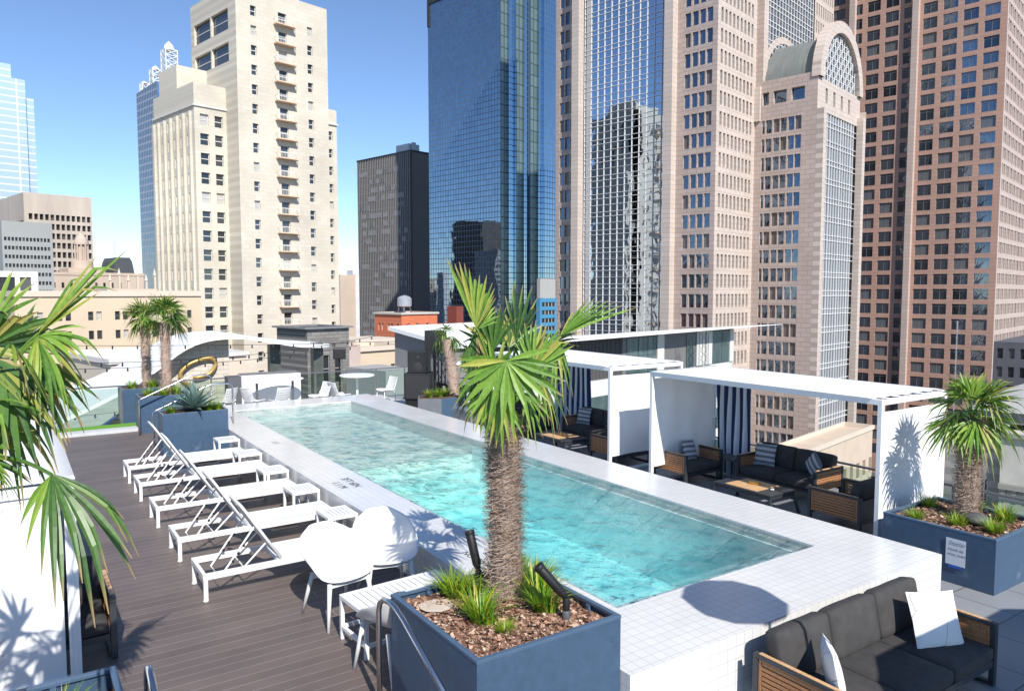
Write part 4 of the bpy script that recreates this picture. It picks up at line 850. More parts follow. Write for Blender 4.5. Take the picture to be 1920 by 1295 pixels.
# curved white roof with a brick end wall and a gold script letter
WR=plain('white_roof_membrane',(.80,.80,.79),.6,var=.03,scale=.6)
cr=thing('curved_canopy_roof','swooping white canopy roof beyond the deck, with stone wall and gold letter','canopy',(0,0,0))
prof=[(-1.5,-1.9),(0,-1.55),(1.3,-1.05),(2.2,-.65),(3.2,-.15),(4.4,.62),(5.3,1.28),(6.2,1.62),(7.4,1.66),(8.6,1.45),(9.6,1.27),(10.6,1.17),(11.5,1.10)]
def smoothp(P,n=4):
    out=[]
    for i in range(len(P)-1):
        p0=P[max(i-1,0)];p1=P[i];p2=P[i+1];p3=P[min(i+2,len(P)-1)]
        for k in range(n):
            s=k/n; out.append(tuple(.5*((2*p1[j])+(-p0[j]+p2[j])*s+(2*p0[j]-5*p1[j]+4*p2[j]-p3[j])*s*s+(-p0[j]+3*p1[j]-3*p2[j]+p3[j])*s**3) for j in (0,1)))
    return out+[P[-1]]
sp_=smoothp(prof); N=len(sp_); vs=[];
for i,(x,z) in enumerate(sp_):
    y0=29.6-.25*math.sin(i/N*3.1); WW=7.5-3.6*min(1,max(0,(x-2)/5)); w_=WW if x<9.5 else WW*math.sqrt(max(.02,1-((x-9.5)/2.05)**2)); th=.13+.12*math.exp(-((x-1.5)/2)**2)
    ym=y0+WW/2; vs+=[(x,ym-w_/2,z-th),(x,ym-w_/2,z),(x,ym+w_/2,z),(x,ym+w_/2,z-th)]
q=MB(); q.add(vs,[(4*i+k,4*i+(k+1)%4,4*(i+1)+(k+1)%4,4*(i+1)+k) for i in range(N-1) for k in range(4)]+[(0,1,2,3),(4*N-4,4*N-1,4*N-2,4*N-3)]); q.build('roof',WR,cr,fix=True)
STW=brick('grey_beige_stone_wall','xz',.55,.16,(.60,.53,.44),(.68,.61,.52),(.46,.41,.35),.01,off=.5,rough=.8,bmp=.5,bdist=.01,var=.2)
low=[(x,z-.14) for x,z in sp_ if 2.6<x<7.1]; q=MB(); q.prism([(2.6,-3.5)]+low+[(7.1,-3.5)],'y',30.2,31.8); q.build('wall',STW,cr,fix=True)
for x in (8.75,10.55): q=MB(); q.box(x,x+.42,30.4,30.8,-3.5,1.2); q.build('column',plain('dark_bronze',(.09,.10,.09),.4,var=.3,scale=3),cr)
q=MB(); C=[(5.55,-.35),(5.95,-.02),(5.95,.45),(5.3,.30),(5.0,.62),(5.35,1.05),(6.1,1.22),(6.55,1.0),(6.3,.66),(5.7,.5)]
G=[(6.02,-.62),(6.05,-.25),(5.75,.05),(5.45,.30),(5.35,.62),(5.75,.98),(6.4,1.13),(6.62,.92),(6.4,.55),(5.95,.42),(5.80,.44)]
G2=[(4.75,-.75),(4.95,-.42),(5.2,-.22),(5.38,-.16)]
zz=lambda P:[(x-.05,30.05,z-.32) for x,z in smoothp(P,5)]
q.tube(zz(G),.075,8); q.tube(zz(G2),.075,8); q.build('gold_script_letter',plain('painted_gold',(.50,.33,.11),.4,metal=.4,var=.1),cr,smooth=True)
q=MB(); q.prism([(-1.5,-2.6),(0,-2.35),(1.2,-2.0),(2.3,-1.45),(3.0,-.95),(3.0,-1.02),(2.3,-1.53),(1.2,-2.10),(0,-2.46),(-1.5,-2.72)],'y',28.9,29.2); q.build('navy_edge',plain('navy_fascia',(.03,.06,.22),.4),cr,fix=True)
q=MB(); q.prism([(-1.5,-2.6),(0,-2.35),(1.2,-2.0),(2.3,-1.45),(3.2,-.85),(3.2,-.3),(2.2,-.79),(1.3,-1.19),(0,-1.7),(-1.5,-2.05)],'y',29.3,29.6); q.build('soffit',plain('grey_soffit',(.42,.45,.42),.7,var=.1,streak=(1,1,14)),cr,fix=True)
lr=thing('lower_roof','cream lower roof and wall beyond the glass screen at the left','building',(0,0,0)); q=MB(); q.box(-10,4.3,25.3,28.8,-4.2,-3.0); q.box(-10,4.3,28.8,29.28,-4.2,-2.35); q.build('wall',plain('cream_stucco',(.72,.63,.44),.8,var=.08),lr)
q=MB(); q.box(-10,4.3,25.2,26.9,-3.0,-2.86); q.build('parapet',plain('grey_parapet',(.48,.50,.50),.8),lr)
# ================================================================ CITY
TH=R(12.5); CA=Vector((-math.sin(TH),math.cos(TH),0)); CB=Vector((math.cos(TH),math.sin(TH),0))
def bld(name,label,a,b,group=None,cat='building'):
    p=CA*a+CB*b; return thing(name,label,cat,(p.x,p.y,-48),TH,group)
# local frame of a building: x runs east along the street (sunny fronts face -y), y runs north (shaded fronts face -x)
def winmat(name,c1,c2,blind,rough=.05,metal=.55,refl=(.35,.42,.5)):
    m,t,p,o=newmat(name); oi=t.nodes.new('ShaderNodeObjectInfo'); r=t.nodes.new('ShaderNodeAttribute'); r.attribute_name='r'
    s=t.nodes.new('ShaderNodeMath'); s.operation='ADD'; t.links.new(oi.outputs['Random'],s.inputs[0]); t.links.new(r.outputs['Fac'],s.inputs[1]); f=t.nodes.new('ShaderNodeMath'); f.operation='FRACT'; t.links.new(s.outputs[0],f.inputs[0])
    cr_=rmp(t,f.outputs[0],[(0,c1),(.6,c2),(.8,c2),(.81,blind),(1,blind)]); t.links.new(cr_,p.inputs['Base Color'])
    mr=rmp(t,f.outputs[0],[(0,(metal,)*3),(.8,(metal,)*3),(.81,(.1,)*3),(1,(.1,)*3)]); t.links.new(mr,p.inputs['Metallic'])
    p.inputs['Roughness'].default_value=rough; bump(t,p,nz(t,coords(t,src='Object'),.5,2).outputs[0],.12,.3); return m
def facade(wall,wins,face,off,u0,u1,z0,z1,us,zs,dep=.35):
    """wall sheet with real openings: us / zs are lists of (lo,hi); window slots are appended to wins"""
    P={'S':lambda u,z,d=0:(u,off+d,z),'W':lambda u,z,d=0:(off+d,u,z),'E':lambda u,z,d=0:(off-d,u,z)}[face]
    us=sorted(us); zs=sorted(zs); ub=[u0]+[x for p in us for x in p]+[u1]
    lo=z0
    for (a,b) in zs:
        if a>lo: wall.quad(P(u0,lo),P(u1,lo),P(u1,a),P(u0,a))
        for i in range(0,len(ub)-1,2): wall.quad(P(ub[i],a),P(ub[i+1],a),P(ub[i+1],b),P(ub[i],b))
        for (c,d) in us:
            wall.quad(P(c,a),P(c,b),P(c,b,dep),P(c,a,dep)); wall.quad(P(d,a),P(d,b),P(d,b,dep),P(d,a,dep)); wall.quad(P(c,a),P(d,a),P(d,a,dep),P(c,a,dep)); wall.quad(P(c,b),P(d,b),P(d,b,dep),P(c,b,dep))
            wins.append((face,P((c+d)/2,(a+b)/2,dep),d-c,b-a))
        lo=b
    wall.quad(P(u0,lo),P(u1,lo),P(u1,z1),P(u0,z1))
def win_mesh(mb,face,c,w_,h,style,r=0.):
    X={'S':Vector((1,0,0)),'W':Vector((0,1,0)),'E':Vector((0,1,0))}[face]; N_={'S':Vector((0,-1,0)),'W':Vector((-1,0,0)),'E':Vector((1,0,0))}[face]; Z=Vector((0,0,1)); c=Vector(c)
    mb.add([c-X*w_/2-Z*h/2,c+X*w_/2-Z*h/2,c+X*w_/2+Z*h/2,c-X*w_/2+Z*h/2],[(0,1,2,3)],0,None,r)
    if style:
        nv,hb,bw=style; q=c+N_*.06
        for k in range(1,nv): x=-w_/2+w_*k/nv; mb.add([q+X*(x-bw)-Z*h/2,q+X*(x+bw)-Z*h/2,q+X*(x+bw)+Z*h/2,q+X*(x-bw)+Z*h/2],[(0,1,2,3)],1)
        for s in hb: z=-h/2+h*s; mb.add([q-X*w_/2+Z*(z-bw),q+X*w_/2+Z*(z-bw),q+X*w_/2+Z*(z+bw),q-X*w_/2+Z*(z+bw)],[(0,1,2,3)],1)
        if bw>0:
            for s in (-1,1): mb.add([q+X*s*w_/2-Z*h/2,q+X*s*(w_/2-bw*1.6)-Z*h/2,q+X*s*(w_/2-bw*1.6)+Z*h/2,q+X*s*w_/2+Z*h/2],[(0,1,2,3)],1)
def put_windows(rt,wins,mats,style=None,lim=100):
    L=rt.location; cam_=Vector((0,0,CAMZ)); cs,sn_=math.cos(TH),math.sin(TH); f_=Vector((math.sin(YAW),math.cos(YAW),0)); r_=Vector((math.cos(YAW),-math.sin(YAW),0))
    def score(w):
        c=w[1]; p=Vector((L.x+c[0]*cs-c[1]*sn_,L.y+c[0]*sn_+c[1]*cs,L.z+c[2]))-cam_; d_=p.dot(f_); x=p.dot(r_)/max(d_,1); z=p.z/max(d_,1)
        vis=(abs(x)<.70 and z<.40 and z>-.22 and w[0]!='E'); return -(w[2]*w[3]/(d_*d_)) if vis else 1
    ws=sorted(wins,key=score); cache={}
    for w in ws[:lim]:
        if score(w)>0: break
        k=(w[0],round(w[2],2),round(w[3],2))
        if k not in cache: mb=MB(); win_mesh(mb,w[0],(0,0,0),w[2],w[3],style); cache[k]=mb.mesh('window',mats)
        o=bpy.data.objects.new('window',cache[k]); sc.collection.objects.link(o); o.parent=rt; o.location=w[1]
    rest=[w for i,w in enumerate(ws) if not (i<lim and score(w)<=0)]
    if rest:
        mb=MB()
        for w in rest: win_mesh(mb,*w,style,random.random())
        struct(mb.build('window',mats,rt),'stuff')
def rows(z0,z1,step,h): 
    out=[]; z=z0
    while z+h<=z1: out.append((z,z+h)); z+=step
    return out
def cols(u0,n,step,w_): return [(u0+step*i,u0+step*i+w_) for i in range(n)]
FRW=plain('pale_window_frame',(.62,.60,.56),.6); FRD=plain('dark_window_frame',(.06,.06,.065),.5); FRG=plain('grey_window_frame',(.25,.25,.26),.5); FRWH=plain('white_mullion',(.74,.74,.73),.5)
Z=48.   # local z = world z + 48
# ---- cream hotel tower with the balcony stack
CREAM=brick('cream_limestone','xz',1.5,.75,(.63,.575,.475),(.68,.63,.53),(.57,.52,.43),.03,off=.5,rough=.8,bmp=.15,var=.20,nscale=.10)
WH=winmat('house_window_glass',(.05,.06,.07),(.10,.11,.12),(.50,.48,.44))
t1=bld('hotel_tower','tall cream stone hotel tower with a stack of small balconies up its sunny front',128.1,64.6)
wl=MB(); wn=[]; H1=58.+Z; zr=[(z,z+1.75) for z in [H1-5.2-3.45*i for i in range(28)]]
bz=[(z,z+2.15) for z in [H1-5.4-3.45*i for i in range(27)]]
facade(wl,wn,'S',0,0,5.9,0,H1,[(2.75,3.85)],zr); facade(wl,wn,'S',0,11.8,18.6,0,H1,[(14.2,15.3)],[(a-.9,b-.9) for a,b in zr])
facade(wl,wn,'S',0,5.9,11.8,0,H1,[(8.2,9.9)],bz)
facade(wl,wn,'W',0,0,18.2,0,H1,[(2.9,9.6),(10.0,16.8)],[(H1-7.6,H1-3.9),(H1-13.2,H1-9.8)],.5)
facade(wl,wn,'E',18.6,3,18.2,0,H1,[(5,6.2),(9,10.2),(13,14.2)],zr)
wl.quad((0,18.2,0),(18.6,18.2,0),(18.6,18.2,H1),(0,18.2,H1)); wl.quad((0,0,H1-.01),(18.6,0,H1-.01),(18.6,18.2,H1-.01),(0,18.2,H1-.01)); wl.build('wall',CREAM,t1)
w2=MB(); w2n=[]; H2=39.6+Z      # left wing, reaching out to the west, and the right wing
zr2=[(z,z+2.0) for z in [H2-6.6-3.42*i for i in range(24)]]
facade(w2,w2n,'S',4.5,-5.9,0,0,H2,[(-4.9,-3.3),(-2.2,-.7)],zr2); facade(w2,w2n,'W',-5.9,4.5,22.3,0,H2,[(4.5+x-.45,4.5+x+.45) for x in (2.78,5.51,8.31,11.19,13.9,16.69)],zr2,.8)
w2.quad((-5.9,4.5,H2-.01),(0,4.5,H2-.01),(0,22.3,H2-.01),(-5.9,22.3,H2-.01)); w2.quad((-5.9,22.3,0),(0,22.3,0),(0,22.3,H2),(-5.9,22.3,H2))
H3=39.7+Z; facade(w2,w2n,'S',2.2,18.6,21.9,0,H3,[(20.0,20.9)],[(z,z+1.7) for z in [H3-6-3.45*i for i in range(23)]]); w2.quad((21.9,2.2,0),(21.9,15,0),(21.9,15,H3),(21.9,2.2,H3)); w2.quad((18.6,2.2,H3),(21.9,2.2,H3),(21.9,15,H3),(18.6,15,H3))
w2.box(-5.6,-.01,12,20,H2,H2+5.2); w2.box(-5.9,-.01,4.5,5.0,H2,H2+.7); w2.box(-5.9,-5.4,5.0,22.3,H2,H2+.7); w2.box(3,15,4,14,H1,H1+4); w2.build('wing_wall',CREAM,t1)
pr_=MB()
for x in (1.4,4.15,6.9,9.75,12.55,15.3,17.3): pr_.box(-6.35,-5.905,4.5+x-.35,4.5+x+.35,0,H2-4.2)
pr_.build('pier',CREAM,t1)
cn=MB(); cn.box(-6.2,0,4.25,4.49,H2-3.4,H2-3.1); cn.box(-6.2,-5.92,4.5,22.3,H2-3.4,H2-3.1); cn.box(18.62,22.1,1.9,2.19,H3-3,H3-2.7); cn.build('cornice',FRW,t1)
put_windows(t1,wn+w2n,[WH,FRW],(1,(.5,),.07))
SLB=plain('balcony_slab',(.66,.50,.36),.8,var=.15); RLW=plain('balcony_railing_paint',(.70,.69,.66),.6)
for i,(a,b) in enumerate(bz[:24]):
    s=MB(); s.box(7.2,11.2,-1.25,-.01,a-.30,a-.08); bo=s.build('balcony',SLB,t1)
    r_=MB(); r_.box(7.22,11.18,-1.24,-1.18,a+.85,a+.92); r_.box(7.22,7.28,-1.18,-.02,a+.85,a+.92); r_.box(11.12,11.18,-1.18,-.02,a+.85,a+.92)
    for k in range(14): r_.box(7.24+.30*k,7.29+.30*k,-1.235,-1.19,a-.08,a+.85)
    r_.build('railing',RLW,bo)
# ---- pink granite towers (W face glass bay, S face narrow windows)
PINKW=brick('pink_granite_shade_toned','yz',2.1,.98,(.46,.365,.315),(.52,.42,.37),(.33,.255,.22),.05,off=.5,rough=.6,bmp=.2,var=.12,nscale=.1)  # same granite twice: shade tone here, sun tone below, painted into the colours
PINKS=brick('pink_granite_sun_toned','xz',2.1,.98,(.56,.475,.41),(.61,.52,.455),(.42,.35,.30),.05,off=.5,rough=.6,bmp=.2,var=.08,nscale=.1)
WP=winmat('office_window_glass',(.10,.14,.19),(.16,.21,.28),(.15,.13,.12),metal=.85)
WPD=winmat('narrow_window_glass',(.03,.03,.035),(.05,.05,.055),(.09,.08,.075),metal=.1,rough=.2)
BAYG=curtain('bay_mirror_glass','yz',1.86,3.95,(.52,.60,.70),(.40,.42,.44),.02,wob=.10,wscale=.22,var=.06)
t3=bld('granite_tower','tall pink granite tower with a mirror glass bay reflecting the cream hotel',73.7,136.7,'pink granite towers')
HT=150+Z; zr=rows(8,HT,4.03,2.75)
wW=MB(); wn=[]
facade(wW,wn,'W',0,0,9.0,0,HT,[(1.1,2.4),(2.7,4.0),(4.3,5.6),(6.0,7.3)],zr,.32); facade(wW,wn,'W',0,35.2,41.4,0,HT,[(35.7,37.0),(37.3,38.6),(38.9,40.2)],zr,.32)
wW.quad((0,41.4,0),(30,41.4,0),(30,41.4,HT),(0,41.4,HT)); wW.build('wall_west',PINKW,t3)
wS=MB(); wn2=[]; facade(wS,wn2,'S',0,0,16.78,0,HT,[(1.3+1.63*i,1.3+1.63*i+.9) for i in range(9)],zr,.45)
for y0,y1 in ((9.0,11.0),(33.2,35.2)): wS.box(-1.9,0.0,y0,y1,0,HT)
wS.build('wall_south',PINKS,t3)
gb=MB(); gb.quad((.5,11.0,0),(.5,33.2,0),(.5,33.2,HT),(.5,11.0,HT)); gb.build('glass_bay',BAYG,t3)
ml=MB()
for k in range(0,13): y=11+22.2*k/12; ml.box(.3,.49,y-.04,y+.04,0,HT)
z=8.
while z<HT: ml.box(.32,.49,11.0,33.2,z-.045,z+.045); ml.box(.32,.49,11.0,33.2,z+.95,z+1.04); ml.box(.32,.49,11.0,33.2,z+2.5,z+2.56); z+=4.03
ml.build('mullion_grid',FRWH,t3)
put_windows(t3,wn+wn2,[WP,FRD],None)
for o in t3.children:
    if o.name.startswith('window') and o.get('kind')!='stuff' and abs(o.location.y-.45)<.01: o.data.materials[0]=WPD
# second volume, behind the vaulted block
t3b=bld('granite_tower','pink granite tower rising behind the copper barrel vault',72.1,153.48,'pink granite towers')
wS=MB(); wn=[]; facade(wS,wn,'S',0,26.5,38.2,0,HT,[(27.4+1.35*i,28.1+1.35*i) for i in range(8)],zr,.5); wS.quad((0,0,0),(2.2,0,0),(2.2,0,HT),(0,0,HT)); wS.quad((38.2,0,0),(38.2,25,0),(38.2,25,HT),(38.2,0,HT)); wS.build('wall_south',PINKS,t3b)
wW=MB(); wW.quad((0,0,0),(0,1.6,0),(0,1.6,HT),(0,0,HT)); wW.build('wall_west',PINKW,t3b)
gb=MB(); gb.quad((2.2,.5,0),(26.5,.5,0),(26.5,.5,HT),(2.2,.5,HT)); BAYS=curtain('front_mirror_glass','xz',1.5,3.95,(.26,.33,.42),(.40,.42,.44),.02,wob=.10,wscale=.25,var=.06); gb.build('glass_bay',BAYS,t3b)
ml=MB()
for k in range(17): x=2.2+24.3*k/16; ml.box(x-.04,x+.04,.3,.49,0,HT)
z=60.
while z<HT: ml.box(2.2,26.5,.32,.49,z-.07,z+.07); ml.box(2.2,26.5,.32,.49,z+1.0,z+1.14); ml.box(2.2,26.5,.32,.49,z+2.5,z+2.6); z+=4.03
ml.build('mullion_grid',FRWH,t3b); put_windows(t3b,wn,[WPD,FRD],None,60)
# vaulted block
t4=bld('vaulted_tower','pink granite block crowned by a green copper barrel vault and arched lattice window',60.5,153.5,'pink granite towers')
Wd=24.3; HS=40.6+Z; Dp=13.1
wW=MB(); wn=[]; zr4=[(HS-1.0-3.89*i-2.75,HS-1.0-3.89*i) for i in range(20)][::-1]; us=[(c-.66,c+.66) for c in (3.81,5.29,6.9,8.41,10.07,11.63)]
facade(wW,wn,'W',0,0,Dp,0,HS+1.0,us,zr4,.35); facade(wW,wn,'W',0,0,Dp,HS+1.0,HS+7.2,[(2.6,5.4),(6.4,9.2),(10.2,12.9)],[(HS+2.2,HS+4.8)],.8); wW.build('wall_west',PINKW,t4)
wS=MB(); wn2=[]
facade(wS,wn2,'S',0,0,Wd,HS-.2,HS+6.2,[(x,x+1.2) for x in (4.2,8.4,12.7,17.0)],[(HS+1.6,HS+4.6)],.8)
wS.box(0,1.6,-1.4,-.001,0,HS-.2); wS.box(Wd-1.7,Wd,-1.4,-.001,0,HS+1.5); wS.quad((Wd,-1.4,0),(Wd,Dp,0),(Wd,Dp,HS+3),(Wd,-1.4,HS+3))
cxv,rv=Wd/2-.1,11.6; zc=HS+6.2
N=28; vs=[];
for k in range(N+1):
    a=math.pi*k/N
    for r_ in (rv+.7,rv-1.5):
        for y in (-.6,1.2): vs.append((cxv-r_*math.cos(a),y,zc+r_*math.sin(a)*1.08))
wS.add(vs,[f for k in range(N) for f in ((4*k,4*k+4,4*k+6,4*k+2),(4*k+1,4*k+3,4*k+7,4*k+5),(4*k,4*k+1,4*k+5,4*k+4),(4*k+2,4*k+6,4*k+7,4*k+3))])
vs=[]
for k in range(N+1):
    a=math.pi*k/N
    for r_ in (rv+.3,rv-1.0):
        for y in (Dp-1.2,Dp+.3): vs.append((cxv-r_*math.cos(a),y,zc+r_*math.sin(a)*1.08))
wS.add(vs,[f for k in range(N) for f in ((4*k,4*k+4,4*k+6,4*k+2),(4*k+1,4*k+3,4*k+7,4*k+5),(4*k,4*k+1,4*k+5,4*k+4),(4*k+2,4*k+6,4*k+7,4*k+3))])
wS.box(-.6,1.0,Dp-1.2,Dp+.3,HS-1,zc); wS.build('wall_south',PINKS,t4)
cop=MB(); cop.add([(cxv-(rv-.1)*math.cos(math.pi*k/N),y,zc+(rv-.1)*math.sin(math.pi*k/N)*1.05-1.6) for k in range(N+1) for y in (1.2,Dp-1.2)],[(2*k,2*k+1,2*k+3,2*k+2) for k in range(N)])
cop.build('copper_vault',plain('weathered_copper',(.19,.205,.195),.6,metal=.1,var=.2,scale=.3,streak=(.3,2.2,.15)),t4,smooth=True)
ag_=MB(); ag_.add([(cxv,.5,zc)]+[(cxv-(rv-1.4)*math.cos(math.pi*k/N),.5,zc+(rv-1.4)*math.sin(math.pi*k/N)*1.08) for k in range(N+1)],[(0,k+1,k+2) for k in range(N)]); ag_.build('arched_glass',WP,t4)
la=MB(); rr=rv-1.5
inside=lambda x,z:(x-cxv)**2+((z-zc)/1.08)**2<rr*rr
for i in range(-8,9):
    x=cxv+i*1.3
    for j in range(0,10):
        z=zc+j*1.3
        if inside(x,z+.65): la.box(x-.07,x+.07,.2,.35,z,z+1.3)
        if inside(x+.6,z) and inside(x+1.2,z): la.box(x,x+1.3,.2,.35,z-.06,z+.06)
        if (i+j)%2 and inside(x+1.2,z+1.2) and inside(x,z+1.2): la.bar((x,.26,z),(x+1.3,.26,z+1.3),.1,.1); la.bar((x+1.3,.26,z),(x,.26,z+1.3),.1,.1)
la.build('white_lattice',FRWH,t4)
gb=MB(); gb.quad((1.6,.3,0),(Wd-1.7,.3,0),(Wd-1.7,.3,HS-.2),(1.6,.3,HS-.2)); gb.build('glass_front',BAYS,t4); sf=MB(); sf.quad((1.6,.3,HS-.21),(Wd-1.7,.3,HS-.21),(Wd-1.7,-.001,HS-.21),(1.6,-.001,HS-.21)); sf.build('lintel_soffit',PINKS,t4)
ml=MB()
for k in range(1,14): x=1.6+21.0*k/14; ml.box(x-(.05 if k%4 else .11),x+(.05 if k%4 else .11),.05,.29,0,HS-.2)
z=4.
while z<HS-.5: ml.box(1.6,Wd-1.7,.05,.29,z-.06,z+.06); ml.box(1.6,Wd-1.7,.05,.29,z+1.0,z+1.10); z+=3.89
ml.build('mullion_grid',FRWH,t4); put_windows(t4,wn+wn2,[WP,FRD],None)
# ---- brown-pink tower at the right
DPW=brick('brown_granite_shade_toned','yz',2.36,1.0,(.46,.285,.22),(.50,.315,.245),(.34,.205,.16),.04,off=.0,rough=.6,bmp=.15,var=.10,nscale=.1)  # darker shade copy; the paler sun copy follows, light baked into base colour
DPS=brick('brown_granite_sun_toned','xz',2.36,1.0,(.50,.40,.345),(.55,.44,.385),(.38,.29,.25),.04,off=.0,rough=.6,bmp=.15,var=.06,nscale=.1)
WB=winmat('bronze_window_glass',(.07,.09,.11),(.20,.25,.31),(.13,.14,.15),metal=.85)
t5=bld('granite_office_tower','brown pink granite office tower with a full grid of square windows, at the right edge',41.2,222.5)
H5=150+Z; zr5=rows(6,H5,3.96,2.8); wW=MB(); wn=[]
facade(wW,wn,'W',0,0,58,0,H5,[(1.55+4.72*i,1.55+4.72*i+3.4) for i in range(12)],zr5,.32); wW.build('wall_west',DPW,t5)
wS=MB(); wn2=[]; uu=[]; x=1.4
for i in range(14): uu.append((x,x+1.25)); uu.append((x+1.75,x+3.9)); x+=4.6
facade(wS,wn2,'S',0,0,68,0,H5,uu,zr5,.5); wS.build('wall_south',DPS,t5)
rb=MB()
for y in (20.65,36.9,53.1): rb.box(-1.5,-.002,y-.75,y+.75,0,H5)
rb.build('buttress_rib',DPS,t5)
put_windows(t5,wn,[WB,FRG],(2,(.80,),.045)); mb=MB()
for w in wn2: win_mesh(mb,*w,None,random.random())
struct(mb.build('window',[plain('sunlit_window_glass',(.20,.205,.21),.12,metal=.6,var=.15)],t5),'stuff')
# ---- blue mirror tower
BLW=curtain('blue_mirror_glass_west','yz',1.45,1.95,(.34,.42,.50),(.09,.13,.18),.11,wob=.12,wscale=.10,var=.14,rough=.02)
BLS=curtain('blue_mirror_glass_south','xz',1.45,1.95,(.40,.52,.62),(.08,.14,.20),.11,wob=.08,wscale=.12,var=.1,rough=.05)
GRS=curtain('grey_green_spandrel','xz',1.9,3.9,(.20,.28,.26),(.05,.08,.09),.22,wob=.05,metal=.35,rough=.25)
t2=bld('mirror_tower','tall blue mirror glass skyscraper in the middle of the skyline',185.,189.8); H=135+Z
g=MB(); g.quad((0,0,0),(0,38.6,0),(0,38.6,103.+Z),(0,0,103.+Z)); g.quad((0,0,103.+Z),(0,38.6,103.+Z),(0,38.6,H),(0,0,H)); g.build('glass_west',BLW,t2)
lv=MB(); lv.box(-.4,-.01,20,37.6,112.3+Z,116.3+Z); lv.box(-.4,-.01,37.4,38.6,104+Z,116.3+Z); lv.build('louvre_band',plain('dark_louvre',(.03,.03,.035),.6,var=.3,scale=2),t2)
steps=[(0,3.3,'g'),(3.3,6.0,'b'),(6.0,9.3,'g'),(9.3,11.7,'b'),(11.7,15.0,'g'),(15.0,16.8,'b')]
gs=MB(); gg=MB()
for i,(a,b,k) in enumerate(steps): (gg if k=='g' else gs).quad((a,-.9*i,0),(b,-.9*i,0),(b,-.9*i,H),(a,-.9*i,H)); (gs).quad((b,-.9*i,0),(b,-.9*(i+1),0),(b,-.9*(i+1),H),(b,-.9*i,H))
gs.quad((16.8,-5.4,0),(30,-5.4,0),(30,-5.4,H),(16.8,-5.4,H)); gs.quad((30,-5.4,0),(30,38,0),(30,38,H),(30,-5.4,H)); gs.build('glass_south',BLS,t2); gg.build('grey_strip',GRS,t2)
# ---- dark slab tower with silver fins
t7=bld('dark_tower','dark grey slab tower with silver fins and a blank brown end wall',258.9,209.3); H=65.3+Z
q=MB(); q.box(.3,12,.3,40,0,H-.3); q.build('wall',curtain('dark_tower_glass','yz',1.34,3.9,(.05,.05,.055),(.17,.165,.17),.26,wob=.15,metal=.4,rough=.25,var=.5,off=0),t7)
e_=MB(); e_.box(.3,11.2,-.4,.299,0,H-.6); e_.build('end_wall',plain('brown_end_wall',(.13,.12,.115),.7,var=.05,scale=.1),t7)
f=MB(); rnd=random.Random(2)
for k in range(31): y=.6+1.3*k; f.box(-.15,.299,y-.10,y+.10,0,H)
f.build('metal_fin',plain('silver_fin',(.30,.29,.29),.5,metal=.5),t7)
f=MB(); 
for i in range(120):
    y=rnd.uniform(2,34); z=rnd.uniform(15,H-5); z=round(z/3.9)*3.9; f.box(.05,.298,y,y+rnd.uniform(1.2,7),z,z+2.2)
struct(f.build('blind_panel',plain('drawn_blinds',(.27,.265,.27),.7,var=.25,scale=.5),t7),'stuff')
f=MB(); f.box(-.2,.28,-.6,-.41,0,H+.2); f.box(11.2,12.1,-.6,.3,0,H+.2); f.box(-.2,12.1,-.6,40.2,H-.3,H+.2); f.build('dark_trim',BLACK,t7); f=MB(); f.box(1.5,7.5,3,12,H+.21,H+3.6); f.box(3,5,2.2,2.99,H+.21,H+4.2); f.build('plant_room',plain('pale_metal',(.45,.50,.55),.5),t7)
# ---- simple blocks from a small vocabulary
def block(name,label,a,b,W,D,z1,wallm,S=None,Wf=None,wm=None,style=None,dep=.3,group=None,parapet=None,lim=100,cat='building'):
    rt=bld(name,label,a,b,group,cat); H=z1+Z; wl=MB(); wn=[]
    if S: facade(wl,wn,'S',0,0,W,0,H,*S,dep)
    else: wl.quad((0,0,0),(W,0,0),(W,0,H),(0,0,H))
    if Wf: facade(wl,wn,'W',0,0,D,0,H,*Wf,dep)
    else: wl.quad((0,0,0),(0,D,0),(0,D,H),(0,0,H))
    wl.quad((W,0,0),(W,D,0),(W,D,H),(W,0,H)); wl.quad((0,D,0),(W,D,0),(W,D,H),(0,D,H)); wl.quad((0,0,H-.02),(W,0,H-.02),(W,D,H-.02),(0,D,H-.02)); wl.build('wall',wallm,rt)
    if parapet: 
        p=MB(); e=.25; p.box(-e,W+e,-e,.15,H,H+parapet[0]); p.box(-e,.15,.15,D+e,H,H+parapet[0]); p.box(W-.15,W+e,.15,D+e,H,H+parapet[0]); p.box(.15,W-.15,D-.15,D+e,H,H+parapet[0]); p.build('parapet',parapet[1],rt)
    if wn: put_windows(rt,wn,wm or [WH,FRW],style,lim)
    return rt,H
def up(z0,n,step,h,top): return [(top-z0-step*i-h,top-z0-step*i) for i in range(n)]
WD=winmat('dark_office_glass',(.02,.022,.025),(.035,.035,.04),(.10,.10,.10),metal=.2,rough=.15)
BEI=plain('beige_concrete',(.52,.45,.38),.8,var=.06,scale=.1,streak=(.15,.15,.02)); GRY=plain('grey_concrete',(.33,.345,.34),.8,var=.05,scale=.05)
